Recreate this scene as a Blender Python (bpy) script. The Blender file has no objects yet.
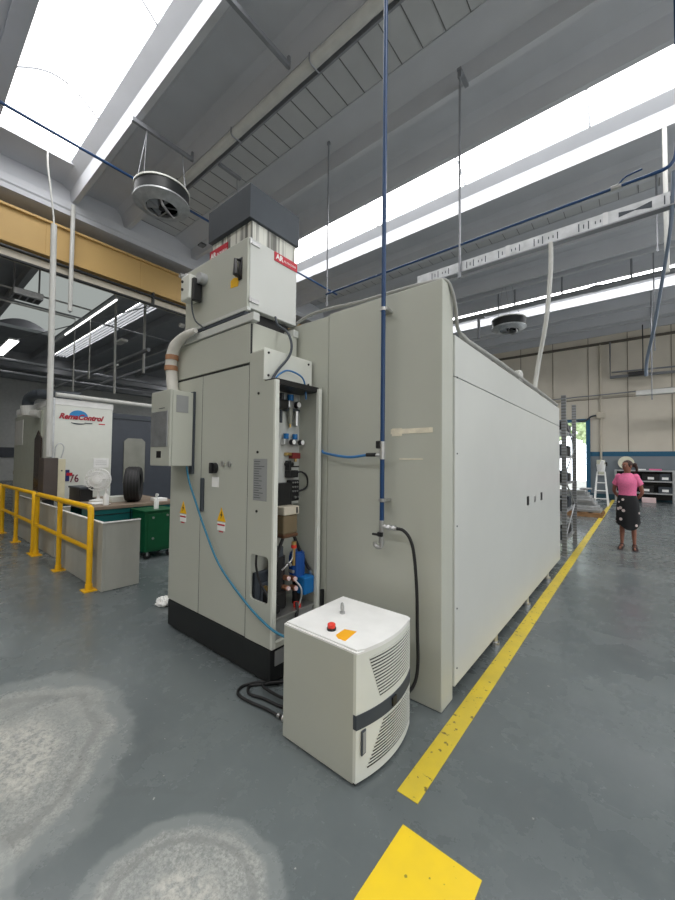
import bpy, bmesh, math, random
from mathutils import Vector, Matrix, Euler
random.seed(7)
PI = math.pi
SC = bpy.context.scene
COL = SC.collection
ORG = {}          # world origin of every top-level thing, used to place its parts

# ------------------------------------------------------------------ materials
def nt(name):
    m = bpy.data.materials.new(name); m.use_nodes = True
    t = m.node_tree
    return m, t, t.nodes['Principled BSDF']
def mat(name, col, rough=0.5, metal=0.0, var=0.06, scale=6.0, bump=0.0, coat=0.0, trans=0.0, ior=1.45, alpha=1.0):
    m, t, b = nt(name)
    n = t.nodes.new('ShaderNodeTexNoise'); n.inputs['Scale'].default_value = scale; n.inputs['Detail'].default_value = 5
    tc = t.nodes.new('ShaderNodeTexCoord'); t.links.new(tc.outputs['Object'], n.inputs['Vector'])
    r = t.nodes.new('ShaderNodeMapRange'); r.inputs['From Min'].default_value = .3; r.inputs['From Max'].default_value = .7
    r.inputs['To Min'].default_value = 1 - var; r.inputs['To Max'].default_value = 1 + var
    t.links.new(n.outputs['Fac'], r.inputs['Value'])
    v = t.nodes.new('ShaderNodeVectorMath'); v.operation = 'SCALE'; v.inputs[0].default_value = col[:3]
    t.links.new(r.outputs['Result'], v.inputs['Scale']); t.links.new(v.outputs['Vector'], b.inputs['Base Color'])
    b.inputs['Roughness'].default_value = rough; b.inputs['Metallic'].default_value = metal
    b.inputs['Coat Weight'].default_value = coat; b.inputs['Transmission Weight'].default_value = trans
    b.inputs['IOR'].default_value = ior; b.inputs['Alpha'].default_value = alpha
    if bump:
        bp = t.nodes.new('ShaderNodeBump'); bp.inputs['Strength'].default_value = bump; bp.inputs['Distance'].default_value = .01
        t.links.new(n.outputs['Fac'], bp.inputs['Height']); t.links.new(bp.outputs['Normal'], b.inputs['Normal'])
    return m
def emit(name, col, s):
    m = bpy.data.materials.new(name); m.use_nodes = True; t = m.node_tree
    t.nodes.remove(t.nodes['Principled BSDF'])
    e = t.nodes.new('ShaderNodeEmission'); e.inputs['Color'].default_value = (*col, 1); e.inputs['Strength'].default_value = s
    t.links.new(e.outputs[0], t.nodes['Material Output'].inputs[0]); return m
def srgb(r, g, b):
    f = lambda c: (c/255/12.92) if c/255 <= .04045 else ((c/255+.055)/1.055)**2.4
    return (f(r), f(g), f(b))
M = {}
M['machine'] = mat('light_grey_paint', srgb(186, 188, 178), .38, 0, .025, 2.0)
M['machine_w'] = mat('white_grey_paint', srgb(202, 204, 200), .38, 0, .025, 2.0)
M['cream'] = mat('off_white_paint', srgb(220, 222, 214), .35, 0, .02)
M['black'] = mat('black_paint', srgb(34, 36, 37), .45)
M['rubber'] = mat('black_rubber', (.012, .012, .013), .5)
M['blackpl'] = mat('black_plastic', (.015, .015, .016), .35)
M['dark'] = mat('charcoal_metal', srgb(63, 69, 76), .5, 0, .12, 3)
M['steel'] = mat('zinc_steel', (.55, .55, .55), .35, .9, .1)
M['galv'] = mat('galvanised_steel', (.50, .51, .52), .45, .7, .15, 10)
M['rod'] = mat('grey_rod', (.28, .29, .31), .45, .5)
M['brass'] = mat('brass', (.62, .42, .16), .3, .9)
M['copper'] = mat('copper', (.65, .30, .18), .3, .9)
M['bluepipe'] = mat('blue_pipe', srgb(28, 62, 104), .35, 0)
M['bluehose'] = mat('blue_hose', srgb(58, 120, 178), .4)
M['tealhose'] = mat('teal_blue_hose', srgb(40, 112, 140), .4)
M['bluemotor'] = mat('blue_enamel', srgb(28, 78, 150), .35)
M['blueknob'] = mat('blue_plastic', srgb(20, 105, 170), .4)
M['red'] = mat('red_plastic', srgb(222, 62, 50), .35)
M['redlab'] = mat('red_label', srgb(190, 30, 50), .4)
M['yellow'] = mat('yellow_enamel', srgb(236, 182, 20), .38, 0, .08, 8)
M['yellab'] = mat('yellow_label', srgb(240, 185, 20), .5)
M['orangelab'] = mat('orange_label', srgb(245, 175, 30), .5)
M['white'] = mat('white_plastic', srgb(238, 238, 236), .4)
M['paper'] = mat('white_paper', srgb(240, 240, 238), .8)
M['greylab'] = mat('grey_label', srgb(150, 152, 152), .5)
M['wallcream'] = mat('cream_wall_paint', srgb(205, 198, 184), .8, 0, .05, 1.2)
M['wallgrey'] = mat('grey_wainscot_paint', srgb(126, 134, 140), .7, 0, .05, 1.2)
M['wallblue'] = mat('blue_band_paint', srgb(38, 92, 122), .6)
M['concrete'] = mat('precast_concrete', srgb(160, 162, 166), .85, 0, .07, 1.5, .15)
M['concretelit'] = mat('lit_pale_concrete', srgb(192, 194, 199), .8, 0, .04, 1.5, .08)  # paler copy of the concrete, skylight brightness put into its colour
M['plank'] = mat('ceiling_plank', srgb(190, 191, 192), .85, 0, .05, 2)
M['joint'] = mat('dark_joint', (.16, .16, .16), .9)
M['girder'] = mat('beige_girder_paint', srgb(186, 154, 98), .6, 0, .05, 1)
M['beigepipe'] = mat('beige_pipe', srgb(196, 188, 172), .5)
M['duct'] = mat('grey_round_duct', srgb(196, 196, 192), .5, 0)
M['conduit'] = mat('grey_conduit', srgb(158, 158, 154), .5)
M['green'] = mat('green_enamel', srgb(10, 84, 50), .4, 0, .08)
M['teal'] = mat('teal_enamel', srgb(18, 92, 92), .4, 0, .08)
M['darkmach'] = mat('slate_paint', srgb(66, 71, 80), .45)
M['wood'] = mat('brown_wood', srgb(150, 115, 80), .7, 0, .15, 8)
M['woodtop'] = mat('worn_bench_top', srgb(135, 120, 105), .6, 0, .2, 6)
M['glass_lit'] = mat('window_acrylic', srgb(140, 141, 132), .25, 0, .12, 3)
M['amber'] = mat('amber_bowl', srgb(140, 124, 98), .15, 0, .1, 8, trans=.35)
M['skylight'] = emit('skylight_panel', (1.0, .995, .99), 7.5)
M['vaultglow'] = emit('pale_vault_glow', (.9, .97, .93), .38)  # glow stands in for the light on the pale ceiling vault
M['lamp'] = emit('lamp_tube', (1, 1, .97), 4.0)
M['skin'] = mat('skin', srgb(150, 100, 82), .5, 0, .03)
M['pink'] = mat('pink_knit', srgb(238, 122, 165), .85, 0, .08, 40)
M['hair'] = mat('dark_brown_hair', srgb(58, 36, 28), .6, 0, .2, 40)
M['sand'] = mat('dark_sandal', srgb(60, 40, 40), .6)
M['pinkwhite'] = mat('pale_cloth', srgb(225, 200, 200), .9)
M['tape'] = mat('brown_tape', srgb(165, 120, 88), .5)
M['insul'] = mat('white_wrap', srgb(215, 212, 205), .6, 0, .08, 12, .4)
M['stain'] = mat('masking_tape', srgb(232, 224, 204), .7, 0, .12, 20)
M['foliage'] = mat('foliage', srgb(176, 190, 150), .9, 0, .4, 3, .5)
M['asphalt'] = mat('pale_yard', srgb(200, 200, 196), .9)
M['bluetrim'] = mat('blue_logo', srgb(40, 130, 190), .5)

# skirt: black with a few pale blossoms
def skirt_mat():
    m, t, b = nt('black_floral_fabric')
    tc = t.nodes.new('ShaderNodeTexCoord')
    v = t.nodes.new('ShaderNodeTexVoronoi'); v.inputs['Scale'].default_value = 8.5
    t.links.new(tc.outputs['Object'], v.inputs['Vector'])
    c = t.nodes.new('ShaderNodeMath'); c.operation = 'LESS_THAN'; c.inputs[1].default_value = .24
    t.links.new(v.outputs['Distance'], c.inputs[0])
    mx = t.nodes.new('ShaderNodeMix'); mx.data_type = 'RGBA'
    mx.inputs['A'].default_value = (.008, .008, .01, 1); mx.inputs['B'].default_value = (.75, .62, .6, 1)
    t.links.new(c.outputs[0], mx.inputs['Factor']); t.links.new(mx.outputs['Result'], b.inputs['Base Color'])
    b.inputs['Roughness'].default_value = .8
    return m
M['skirt'] = skirt_mat()

def slotted():
    m, t, b = nt('perforated_steel'); tc = t.nodes.new('ShaderNodeTexCoord'); sp = t.nodes.new('ShaderNodeSeparateXYZ'); t.links.new(tc.outputs['Object'], sp.inputs[0])
    mm = t.nodes.new('ShaderNodeMath'); mm.operation = 'FRACT'; ml = t.nodes.new('ShaderNodeMath'); ml.operation = 'MULTIPLY'; ml.inputs[1].default_value = 19.0
    t.links.new(sp.outputs['Z'], ml.inputs[0]); t.links.new(ml.outputs[0], mm.inputs[0])
    lt = t.nodes.new('ShaderNodeMath'); lt.operation = 'LESS_THAN'; lt.inputs[1].default_value = .45; t.links.new(mm.outputs[0], lt.inputs[0])
    mx = t.nodes.new('ShaderNodeMix'); mx.data_type = 'RGBA'; mx.inputs['A'].default_value = (.27, .28, .29, 1); mx.inputs['B'].default_value = (.16, .16, .16, 1)
    t.links.new(lt.outputs[0], mx.inputs['Factor']); t.links.new(mx.outputs['Result'], b.inputs['Base Color']); b.inputs['Roughness'].default_value = .5
    return m
M['slotted'] = slotted()
def brush_mat(name, base, alt, scale, stretch, rough, r2, spots=None, spotcol=(.3,.3,.3), thr=.66):
    """painted surface with wear: two noise tones and optional flecks"""
    m, t, b = nt(name); L = t.links
    tc = t.nodes.new('ShaderNodeTexCoord')
    mp = t.nodes.new('ShaderNodeMapping'); mp.inputs['Scale'].default_value = stretch; L.new(tc.outputs['Object'], mp.inputs['Vector'])
    n = t.nodes.new('ShaderNodeTexNoise'); n.inputs['Scale'].default_value = scale; n.inputs['Detail'].default_value = 8; n.inputs['Roughness'].default_value = .6
    L.new(mp.outputs[0], n.inputs['Vector'])
    cr = t.nodes.new('ShaderNodeValToRGB'); cr.color_ramp.elements[0].position = .35; cr.color_ramp.elements[1].position = .68
    cr.color_ramp.elements[0].color = (*base, 1); cr.color_ramp.elements[1].color = (*alt, 1)
    L.new(n.outputs['Fac'], cr.inputs['Fac']); out = cr.outputs['Color']
    if spots:
        n2 = t.nodes.new('ShaderNodeTexNoise'); n2.inputs['Scale'].default_value = spots; n2.inputs['Detail'].default_value = 3
        L.new(tc.outputs['Object'], n2.inputs['Vector'])
        c = t.nodes.new('ShaderNodeMapRange'); c.inputs['From Min'].default_value = thr; c.inputs['From Max'].default_value = thr+.04
        L.new(n2.outputs['Fac'], c.inputs['Value'])
        mx = t.nodes.new('ShaderNodeMix'); mx.data_type = 'RGBA'; mx.inputs['B'].default_value = (*spotcol, 1)
        L.new(c.outputs['Result'], mx.inputs['Factor']); L.new(out, mx.inputs['A']); out = mx.outputs['Result']
    L.new(out, b.inputs['Base Color'])
    rr = t.nodes.new('ShaderNodeMapRange'); rr.inputs['To Min'].default_value = rough; rr.inputs['To Max'].default_value = r2
    L.new(n.outputs['Fac'], rr.inputs['Value']); L.new(rr.outputs[0], b.inputs['Roughness'])
    return m
M['stripe'] = brush_mat('worn_yellow_floor_paint', srgb(222, 196, 50), srgb(200, 178, 62), 3, (1, 1, 1), .35, .5, 26, srgb(120, 105, 50), .63)
M['stripe2'] = brush_mat('fresh_yellow_floor_paint', srgb(240, 205, 25), srgb(228, 196, 40), 3, (1, 1, 1), .35, .5, 40, srgb(150, 135, 40), .7)
M['bin'] = brush_mat('scuffed_grey_sheet', srgb(178, 178, 170), srgb(160, 160, 152), 2.5, (1, 1, .3), .45, .6)

def floor_mat():
    m, t, b = nt('grey_epoxy_floor'); L = t.links; N = t.nodes
    tc = N.new('ShaderNodeTexCoord')
    def noise(s, d=6, r=.6, vec=None, dist=0):
        n = N.new('ShaderNodeTexNoise'); n.inputs['Scale'].default_value = s; n.inputs['Detail'].default_value = d
        n.inputs['Roughness'].default_value = r; n.inputs['Distortion'].default_value = dist
        L.new(vec or tc.outputs['Object'], n.inputs['Vector']); return n.outputs['Fac']
    def rng(x, a, bb, c=0, d=1, smooth=True):
        r = N.new('ShaderNodeMapRange'); r.inputs['From Min'].default_value = a; r.inputs['From Max'].default_value = bb
        r.inputs['To Min'].default_value = c; r.inputs['To Max'].default_value = d
        if smooth: r.interpolation_type = 'SMOOTHSTEP'
        L.new(x, r.inputs['Value']); return r.outputs[0]
    def math_(op, a, bb):
        x = N.new('ShaderNodeMath'); x.operation = op
        for i, v in enumerate((a, bb)):
            if isinstance(v, (int, float)): x.inputs[i].default_value = v
            else: L.new(v, x.inputs[i])
        return x.outputs[0]
    def mix(f, a, bb):
        x = N.new('ShaderNodeMix'); x.data_type = 'RGBA'
        if isinstance(f, (int, float)): x.inputs['Factor'].default_value = f
        else: L.new(f, x.inputs['Factor'])
        for k, v in (('A', a), ('B', bb)):
            if isinstance(v, tuple): x.inputs[k].default_value = (*v, 1)
            else: L.new(v, x.inputs[k])
        return x.outputs['Result']
    col = mix(rng(noise(.55, 6, .6), .35, .65), srgb(91, 98, 100), srgb(103, 110, 111))
    col = mix(rng(noise(4.0, 8, .7), .5, .8, 0, .35), col, srgb(124, 129, 129))
    # worn bare-concrete patches (shape = ellipse with ragged rim)
    def patch(cx, cy, rx, ry, rot, w):
        mp = N.new('ShaderNodeMapping'); mp.vector_type = 'TEXTURE'
        mp.inputs['Location'].default_value = (cx, cy, 0); mp.inputs['Rotation'].default_value = (0, 0, rot)
        mp.inputs['Scale'].default_value = (rx, ry, 1); L.new(tc.outputs['Object'], mp.inputs['Vector'])
        ln = N.new('ShaderNodeVectorMath'); ln.operation = 'LENGTH'; L.new(mp.outputs[0], ln.inputs[0])
        d = math_('ADD', ln.outputs['Value'], math_('MULTIPLY', math_('SUBTRACT', noise(2.3, 7, .62), .5), w))
        return d
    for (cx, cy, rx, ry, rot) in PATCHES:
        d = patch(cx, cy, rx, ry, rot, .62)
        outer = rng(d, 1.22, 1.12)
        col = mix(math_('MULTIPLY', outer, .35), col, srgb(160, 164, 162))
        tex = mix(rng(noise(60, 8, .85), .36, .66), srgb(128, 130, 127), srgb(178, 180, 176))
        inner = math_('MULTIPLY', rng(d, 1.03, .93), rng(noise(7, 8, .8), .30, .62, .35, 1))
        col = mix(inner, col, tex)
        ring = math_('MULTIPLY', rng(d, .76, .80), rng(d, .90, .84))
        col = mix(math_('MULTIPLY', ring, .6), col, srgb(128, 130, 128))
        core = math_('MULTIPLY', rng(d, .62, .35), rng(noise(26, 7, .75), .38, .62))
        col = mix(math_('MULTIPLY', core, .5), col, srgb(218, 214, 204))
    # small chips along a crack
    ch = rng(noise(22, 3, .5), .735, .755)
    col = mix(math_('MULTIPLY', ch, .7), col, srgb(200, 200, 194))
    sc = N.new('ShaderNodeMapping'); sc.inputs['Scale'].default_value = (1.2, 14, 1); sc.inputs['Rotation'].default_value = (0, 0, .9)
    L.new(tc.outputs['Object'], sc.inputs['Vector'])
    s = rng(noise(1.3, 5, .7, sc.outputs[0]), .62, .72)
    col = mix(math_('MULTIPLY', s, .22), col, srgb(152, 156, 156))
    st = rng(noise(1.6, 4, .55, None, 1.2), .60, .70)
    col = mix(math_('MULTIPLY', st, .25), col, srgb(88, 93, 94))
    L.new(col, b.inputs['Base Color'])
    ro = math_('ADD', rng(noise(2.2, 6, .7), .3, .7, .17, .36, False), math_('MULTIPLY', outer, .2))
    L.new(ro, b.inputs['Roughness'])
    return m
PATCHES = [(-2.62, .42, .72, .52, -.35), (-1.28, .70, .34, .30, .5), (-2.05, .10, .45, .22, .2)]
M['floor'] = floor_mat()

def ribbed(name, col, axis_scale, dark=.6, rough=.5):
    m, t, b = nt(name); tc = t.nodes.new('ShaderNodeTexCoord')
    mp = t.nodes.new('ShaderNodeMapping'); mp.inputs['Scale'].default_value = axis_scale; t.links.new(tc.outputs['Object'], mp.inputs['Vector'])
    n = t.nodes.new('ShaderNodeTexNoise'); n.inputs['Scale'].default_value = 1; n.inputs['Detail'].default_value = 4; t.links.new(mp.outputs[0], n.inputs['Vector'])
    c = t.nodes.new('ShaderNodeValToRGB'); c.color_ramp.elements[0].position = .38; c.color_ramp.elements[1].position = .55
    c.color_ramp.elements[0].color = (*[x*dark for x in col], 1); c.color_ramp.elements[1].color = (*col, 1)
    t.links.new(n.outputs['Fac'], c.inputs['Fac']); t.links.new(c.outputs['Color'], b.inputs['Base Color']); b.inputs['Roughness'].default_value = rough
    return m
M['media'] = ribbed('streaked_filter_media', srgb(222, 222, 214), (30, 30, .6), .25, .9)

# ------------------------------------------------------------------ geometry
class MB:
    def __init__(s): s.b = bmesh.new(); s.smooth = False
    def box(s, x0, x1, y0, y1, z0, z1, bv=0.0, seg=2):
        r = bmesh.ops.create_cube(s.b, size=1.0)
        sx, sy, sz = x1-x0, y1-y0, z1-z0
        for v in r['verts']:
            v.co = Vector(((x0+x1)/2+v.co.x*sx, (y0+y1)/2+v.co.y*sy, (z0+z1)/2+v.co.z*sz))
        if bv:
            es = list({e for v in r['verts'] for e in v.link_edges})
            bmesh.ops.bevel(s.b, geom=es, offset=min(bv, abs(sx)*.45, abs(sy)*.45, abs(sz)*.45), segments=seg, affect='EDGES', profile=.5)
        return s
    def cyl(s, p0, p1, r, seg=16, r2=None, cap=True):
        p0, p1 = Vector(p0), Vector(p1); d = p1-p0
        q = Vector((0, 0, 1)).rotation_difference(d.normalized()).to_matrix().to_4x4()
        bmesh.ops.create_cone(s.b, cap_ends=cap, cap_tris=False, segments=seg, radius1=r, radius2=r if r2 is None else r2,
                              depth=d.length, matrix=Matrix.Translation((p0+p1)/2) @ q)
        return s
    def sphere(s, c, r, sc=(1, 1, 1), seg=16):
        bmesh.ops.create_uvsphere(s.b, u_segments=seg, v_segments=max(8, seg//2), radius=r,
                                  matrix=Matrix.Translation(c) @ Matrix.Diagonal((*sc, 1)))
        s.smooth = True; return s
    def tube(s, pts, r, seg=10, res=6, straight=False):
        P = [Vector(p) for p in pts]
        if not straight and len(P) > 2:
            out = []
            for i in range(len(P)-1):
                a, b_, c, d = P[max(i-1, 0)], P[i], P[i+1], P[min(i+2, len(P)-1)]
                for k in range(res):
                    t = k/res
                    out.append(.5*((2*b_)+(c-a)*t+(2*a-5*b_+4*c-d)*t*t+(3*b_-a-3*c+d)*t**3))
            out.append(P[-1]); P = out
        up = None; rings = []
        for i, p in enumerate(P):
            t = (P[min(i+1, len(P)-1)]-P[max(i-1, 0)]).normalized()
            if up is None:
                up = Vector((0, 0, 1)) if abs(t.z) < .9 else Vector((1, 0, 0))
            u = (up-t*up.dot(t)).normalized(); w = t.cross(u); up = u
            rr = r(i/(len(P)-1)) if callable(r) else r
            if straight and 0 < i < len(P)-1:
                a1 = (P[i]-P[i-1]).normalized(); rr = rr/max(.5, math.cos(a1.angle(t)))
            rings.append([s.b.verts.new(p+u*math.cos(2*PI*k/seg)*rr+w*math.sin(2*PI*k/seg)*rr) for k in range(seg)])
        for a, b_ in zip(rings, rings[1:]):
            for k in range(seg): s.b.faces.new((a[k], a[(k+1) % seg], b_[(k+1) % seg], b_[k]))
        s.b.faces.new(rings[0][::-1]); s.b.faces.new(rings[-1]); s.smooth = True
        return s
    def prism(s, poly, axis, a, b):
        """poly in the two remaining axes (in xyz order), extruded along axis from a to b"""
        def mk(p, t):
            q = list(p); q.insert(axis, t); return s.b.verts.new(q)
        A = [mk(p, a) for p in poly]; B = [mk(p, b) for p in poly]
        s.b.faces.new(A); s.b.faces.new(B[::-1]); n = len(poly)
        for i in range(n): s.b.faces.new((A[i], B[i], B[(i+1) % n], A[(i+1) % n]))
        return s
    def lathe(s, prof, c, seg=32, axis='z', closed=False):
        rings = []
        for (r, h) in prof:
            ring = []
            for k in range(seg):
                a = 2*PI*k/seg; u, w = r*math.cos(a), r*math.sin(a)
                o = {'z': (u, w, h), 'x': (h, u, w), 'y': (w, h, u)}[axis]
                ring.append(s.b.verts.new((c[0]+o[0], c[1]+o[1], c[2]+o[2])))
            rings.append(ring)
        pr = list(zip(rings, rings[1:]))
        if closed: pr.append((rings[-1], rings[0]))
        for a, b_ in pr:
            for k in range(seg): s.b.faces.new((a[k], a[(k+1) % seg], b_[(k+1) % seg], b_[k]))
        if not closed:
            s.b.faces.new(rings[0][::-1]); s.b.faces.new(rings[-1])
        s.smooth = True
        return s
    def grid(s, f, nu, nv):
        V = [[s.b.verts.new(f(i/nu, j/nv)) for j in range(nv+1)] for i in range(nu+1)]
        for i in range(nu):
            for j in range(nv): s.b.faces.new((V[i][j], V[i+1][j], V[i+1][j+1], V[i][j+1]))
        s.smooth = True; return s
    def done(s, name, m, parent=None, smooth=None):
        off = ORG.get(parent.name, Vector()) if parent else Vector()
        me = bpy.data.meshes.new(name)
        if off.length: bmesh.ops.translate(s.b, verts=s.b.verts, vec=-off)
        bmesh.ops.recalc_face_normals(s.b, faces=s.b.faces)
        s.b.to_mesh(me); s.b.free(); me.materials.append(m)
        if s.smooth if smooth is None else smooth:
            for p in me.polygons: p.use_smooth = True
            if hasattr(me, 'set_sharp_from_angle'): me.set_sharp_from_angle(angle=math.radians(38))
        o = bpy.data.objects.new(name, me); COL.objects.link(o)
        if parent: o.parent = parent; ORG[o.name] = off
        else: ORG[o.name] = Vector()
        return o

def split(mb, name, m, parent, smooth=None):
    """one part per connected piece of the bmesh"""
    mb.b.verts.ensure_lookup_table(); mb.b.verts.index_update(); seen = set(); out = []
    for v0 in list(mb.b.verts):
        if v0 in seen: continue
        st = [v0]; isl = []; seen.add(v0)
        while st:
            v = st.pop(); isl.append(v)
            for e in v.link_edges:
                w = e.other_vert(v)
                if w not in seen: seen.add(w); st.append(w)
        q = MB(); q.smooth = mb.smooth; mp = {v: q.b.verts.new(v.co) for v in isl}
        for f in {f for v in isl for f in v.link_faces}: q.b.faces.new([mp[v] for v in f.verts])
        out.append(q.done(name, m, parent, smooth))
    mb.b.free(); return out

def thing(name, label, cat, loc=(0, 0, 0), group=None, rz=0):
    o = bpy.data.objects.new(name, None); COL.objects.link(o); o.location = loc; o.rotation_euler.z = rz
    o.empty_display_size = .1
    ORG[o.name] = Vector(loc); tagit(o, label, cat, group); return o
def tagit(o, label, cat, group=None, kind=None):
    o['label'] = label; o['category'] = cat
    if group: o['group'] = group
    if kind: o['kind'] = kind
    return o
def struct(mb, name, m, smooth=None):
    o = mb.done(name, m, None, smooth); o['kind'] = 'structure'; return o
def copy_tree(o, parent=None):
    c = o.copy(); COL.objects.link(c); c.parent = parent
    for ch in list(o.children): copy_tree(ch, c)
    return c
def text(name, s, size, origin, xd, yd, m, parent, shear=0.0, ext=.0008, ax='LEFT', bold=0.0, sx=1.0):
    cu = bpy.data.curves.new(name, 'FONT'); cu.body = s; cu.size = size; cu.extrude = ext; cu.shear = shear; cu.offset = bold
    cu.align_x = ax; cu.resolution_u = 3
    t = bpy.data.objects.new('tmp', cu); COL.objects.link(t)
    dg = bpy.context.evaluated_depsgraph_get(); dg.update()
    me = bpy.data.meshes.new_from_object(t.evaluated_get(dg)); bpy.data.objects.remove(t)
    X = Vector(xd).normalized(); Y = Vector(yd).normalized(); Z = X.cross(Y)
    off = ORG.get(parent.name, Vector())
    mt = Matrix((( X.x*sx, Y.x, Z.x, origin[0]-off.x), (X.y*sx, Y.y, Z.y, origin[1]-off.y), (X.z*sx, Y.z, Z.z, origin[2]-off.z), (0, 0, 0, 1)))
    me.transform(mt); me.materials.clear(); me.materials.append(m); me.name = name
    o = bpy.data.objects.new(name, me); COL.objects.link(o); o.parent = parent; ORG[o.name] = off
    return o
def single(mb, name, m, label, cat, group=None, smooth=None):
    """a thing that is one mesh"""
    return tagit(mb.done(name, m, None, smooth), label, cat, group)
# ------------------------------------------------------------------ setting
ZB = 7.57            # underside of the roof ribs
struct(MB().box(-34, 7.5, -6.5, 21.1, -.3, 0), 'floor', M['floor'])
M_back = MB()
DX0, DX1, DZ = -4.6, -1.90, 3.60
# back wall with the big opening, precast panels with joints
def wallpiece(mb, x0, x1, z0, z1, y=21.0, t=.25): mb.box(x0, x1, y, y+t, z0, z1)
mb = MB(); wallpiece(mb, -34, DX0, 2.16, 9.0); wallpiece(mb, DX0, DX1, DZ, 9.0); wallpiece(mb, DX1, 7.5, 2.16, 9.0)
struct(mb, 'wall_back', M['wallcream'])
mb = MB()
for x0, x1 in ((-34, DX0), (DX1+.12, 7.5)): mb.box(x0, x1, 20.985, 21.25, 0, 1.95)
struct(mb, 'trim_1', M['wallgrey'])
mb = MB()
for x0, x1 in ((-34, DX0), (DX1+.12, 7.5)): mb.box(x0, x1, 20.975, 21.25, 1.95, 2.16)
struct(mb, 'trim_2', M['wallblue'])
mb = MB()
for x0, x1 in ((-34, DX0), (DX1+.12, 7.5)): mb.box(x0, x1, 20.965, 21.25, 0, .22)
struct(mb, 'baseboard_back', mat('dark_teal_paint', srgb(45, 80, 92), .6))
mb = MB()
for i in range(-14, 5): mb.box(-1.8+i*1.47-.012, -1.8+i*1.47+.012, 20.98, 21.0, 2.16 if DX0-.2 > -1.8+i*1.47 or -1.8+i*1.47 > DX1 else DZ, 8.3)
mb.box(-20, 7.5, 20.98, 21.0, 4.62, 4.64)
struct(mb, 'trim_3', mat('wall_joint', srgb(120, 112, 100), .9))
mb = MB(); mb.box(-20, 7.5, 20.9, 21.0, 7.15, 7.25)
struct(mb, 'trim_4', mat('dark_cornice', srgb(95, 90, 82), .8))
# blue frame of the opening
mb = MB(); mb.box(DX1, DX1+.16, 20.85, 21.3, 0, DZ+.1); mb.box(DX0-.16, DX0, 20.85, 21.3, 0, DZ+.1); mb.box(DX0-.16, DX1+.16, 20.86, 21.3, DZ, DZ+.12)
struct(mb, 'door_1', M['wallblue'])
# side, front walls
struct(MB().box(7.5, 7.75, -6.5, 21.25, 0, 2.6).box(7.5, 7.75, -6.5, 21.25, 5.2, 9.0).box(7.5, 7.75, -6.5, -4.0, 2.6, 5.2).box(7.5, 7.75, 18.0, 21.25, 2.6, 5.2), 'wall_right', M['wallcream'])
struct(MB().box(7.6, 7.65, -4.0, 18.0, 2.6, 5.2), 'window_8', emit('added_side_glow', (.95, .98, 1.0), 3.5))  # unseen glowing strip, added to brighten the faces turned to the right
mb = MB()
for i in range(12): mb.box(7.5, 7.68, -4.0+2*i-.04, -4.0+2*i+.04, 2.6, 5.2)
struct(mb, 'trim_13', M['rod'])
struct(MB().box(-34.25, -34, -6.5, 21.25, 0, 9.0), 'wall_left', mat('pale_far_wall', srgb(200, 202, 200), .8))
struct(MB().box(-34, 7.5, -6.75, -6.5, 0, 9.0), 'wall_front', M['wallcream'])
# roof: precast ribbed elements spanning across the bay
XL, XR = -10.3, 7.5
def element(y1, y2, x0=XL, x1=XR, m='concrete', lip=.24):
    z = ZB
    prof = [(y1, z), (y1+.10, z), (y1+.20, z+.30), (y1+.32, z+.42), (y2-.32, z+.42), (y2-.20, z+.30), (y2-.10, z), (y2, z),
            (y2+.03, z+.33), (y2+.24, z+.40), (y2+.24, z+.50), (y2-.1, z+.62), (y1+.1, z+.62), (y1-lip, z+.50), (y1-lip, z+.44), (y1-.03, z+.30)]
    struct(MB().prism(prof, 0, x0, x1), 'ceiling', M[m])
ELS = [(-6.3, -5.02), (-3.37, -2.1), (-.72, .93-.22), (2.585, 3.86), (5.61, 6.90), (8.54, 10.0), (11.6, 13.1), (13.42, 14.7), (16.4, 17.7), (18.1, 19.4), (19.75, 21.0)]
for e in ELS: element(*e, m='concretelit', lip=.52 if e[0] in (5.61, 11.6) else .24)
# opaque plank infill between ribs
mb = MB(); jt = MB()
for y0, y1 in ((-2.1, -.72), (3.86, 5.61), (10.0, 11.6), (13.1, 13.42), (17.7, 18.1), (19.4, 19.75)):
    mb.box(XL, XR, y0+.1, y1-.1, ZB+.46, ZB+.56)
    x = XL
    while x < XR: jt.box(x, x+.012, y0+.2, y1-.2, ZB+.452, ZB+.47); x += .37
struct(mb, 'ceiling', M['plank']); struct(jt, 'ceiling', M['joint'])
# daylight panels, slightly arched
wi = 0
for y0, y1 in ((-5.02, -3.37), (.71, 2.585), (6.90, 8.54), (14.7, 16.4)):
    wi += 1
    a, b_ = y0+.235, y1-.235
    xs = -9.45
    if wi == 2: a = 1.16
    def f(u, v, a=a, b_=b_): return (xs+(XR-xs)*u, a+(b_-a)*v, ZB+.46+.30*math.sin(PI*v))
    struct(MB().grid(f, 16, 10), 'window_%d' % wi, M['skylight'])
    mb = MB()
    x = xs+1.6
    while x < XR:
        mb.tube([(x, a+(b_-a)*k/8, ZB+.445+.30*math.sin(PI*k/8)) for k in range(9)], .02, 4); x += 2.4
    mb.smooth = False
    struct(mb, 'trim_%d' % (4+wi), M['rod'])
    # flat stop at the beam end of the opening, and a lip on the near side
    struct(MB().box(XL, xs, y0+.1, y1-.1, ZB+.40, ZB+.85), 'ceiling', M['concretelit'])
    if wi == 2: struct(MB().box(XL, XR, .92, 1.16, ZB+.36, ZB+.5), 'ceiling', M['concretelit'])
struct(MB().box(-34, 7.7, -6.7, 21.2, 8.9, 9.05), 'ceiling', M['concrete'])
# main beam along the bay, with its stepped lower edge
prof = [(-10.23, 7.26), (-10.95, 7.26), (-10.95, 8.6), (-10.30, 8.6), (-10.30, 7.62), (-10.20, 7.56), (-10.20, 7.40), (-10.23, 7.37)]
struct(MB().prism(prof, 1, -6.5, 21.0), 'trim_9', M['concretelit'])
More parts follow.
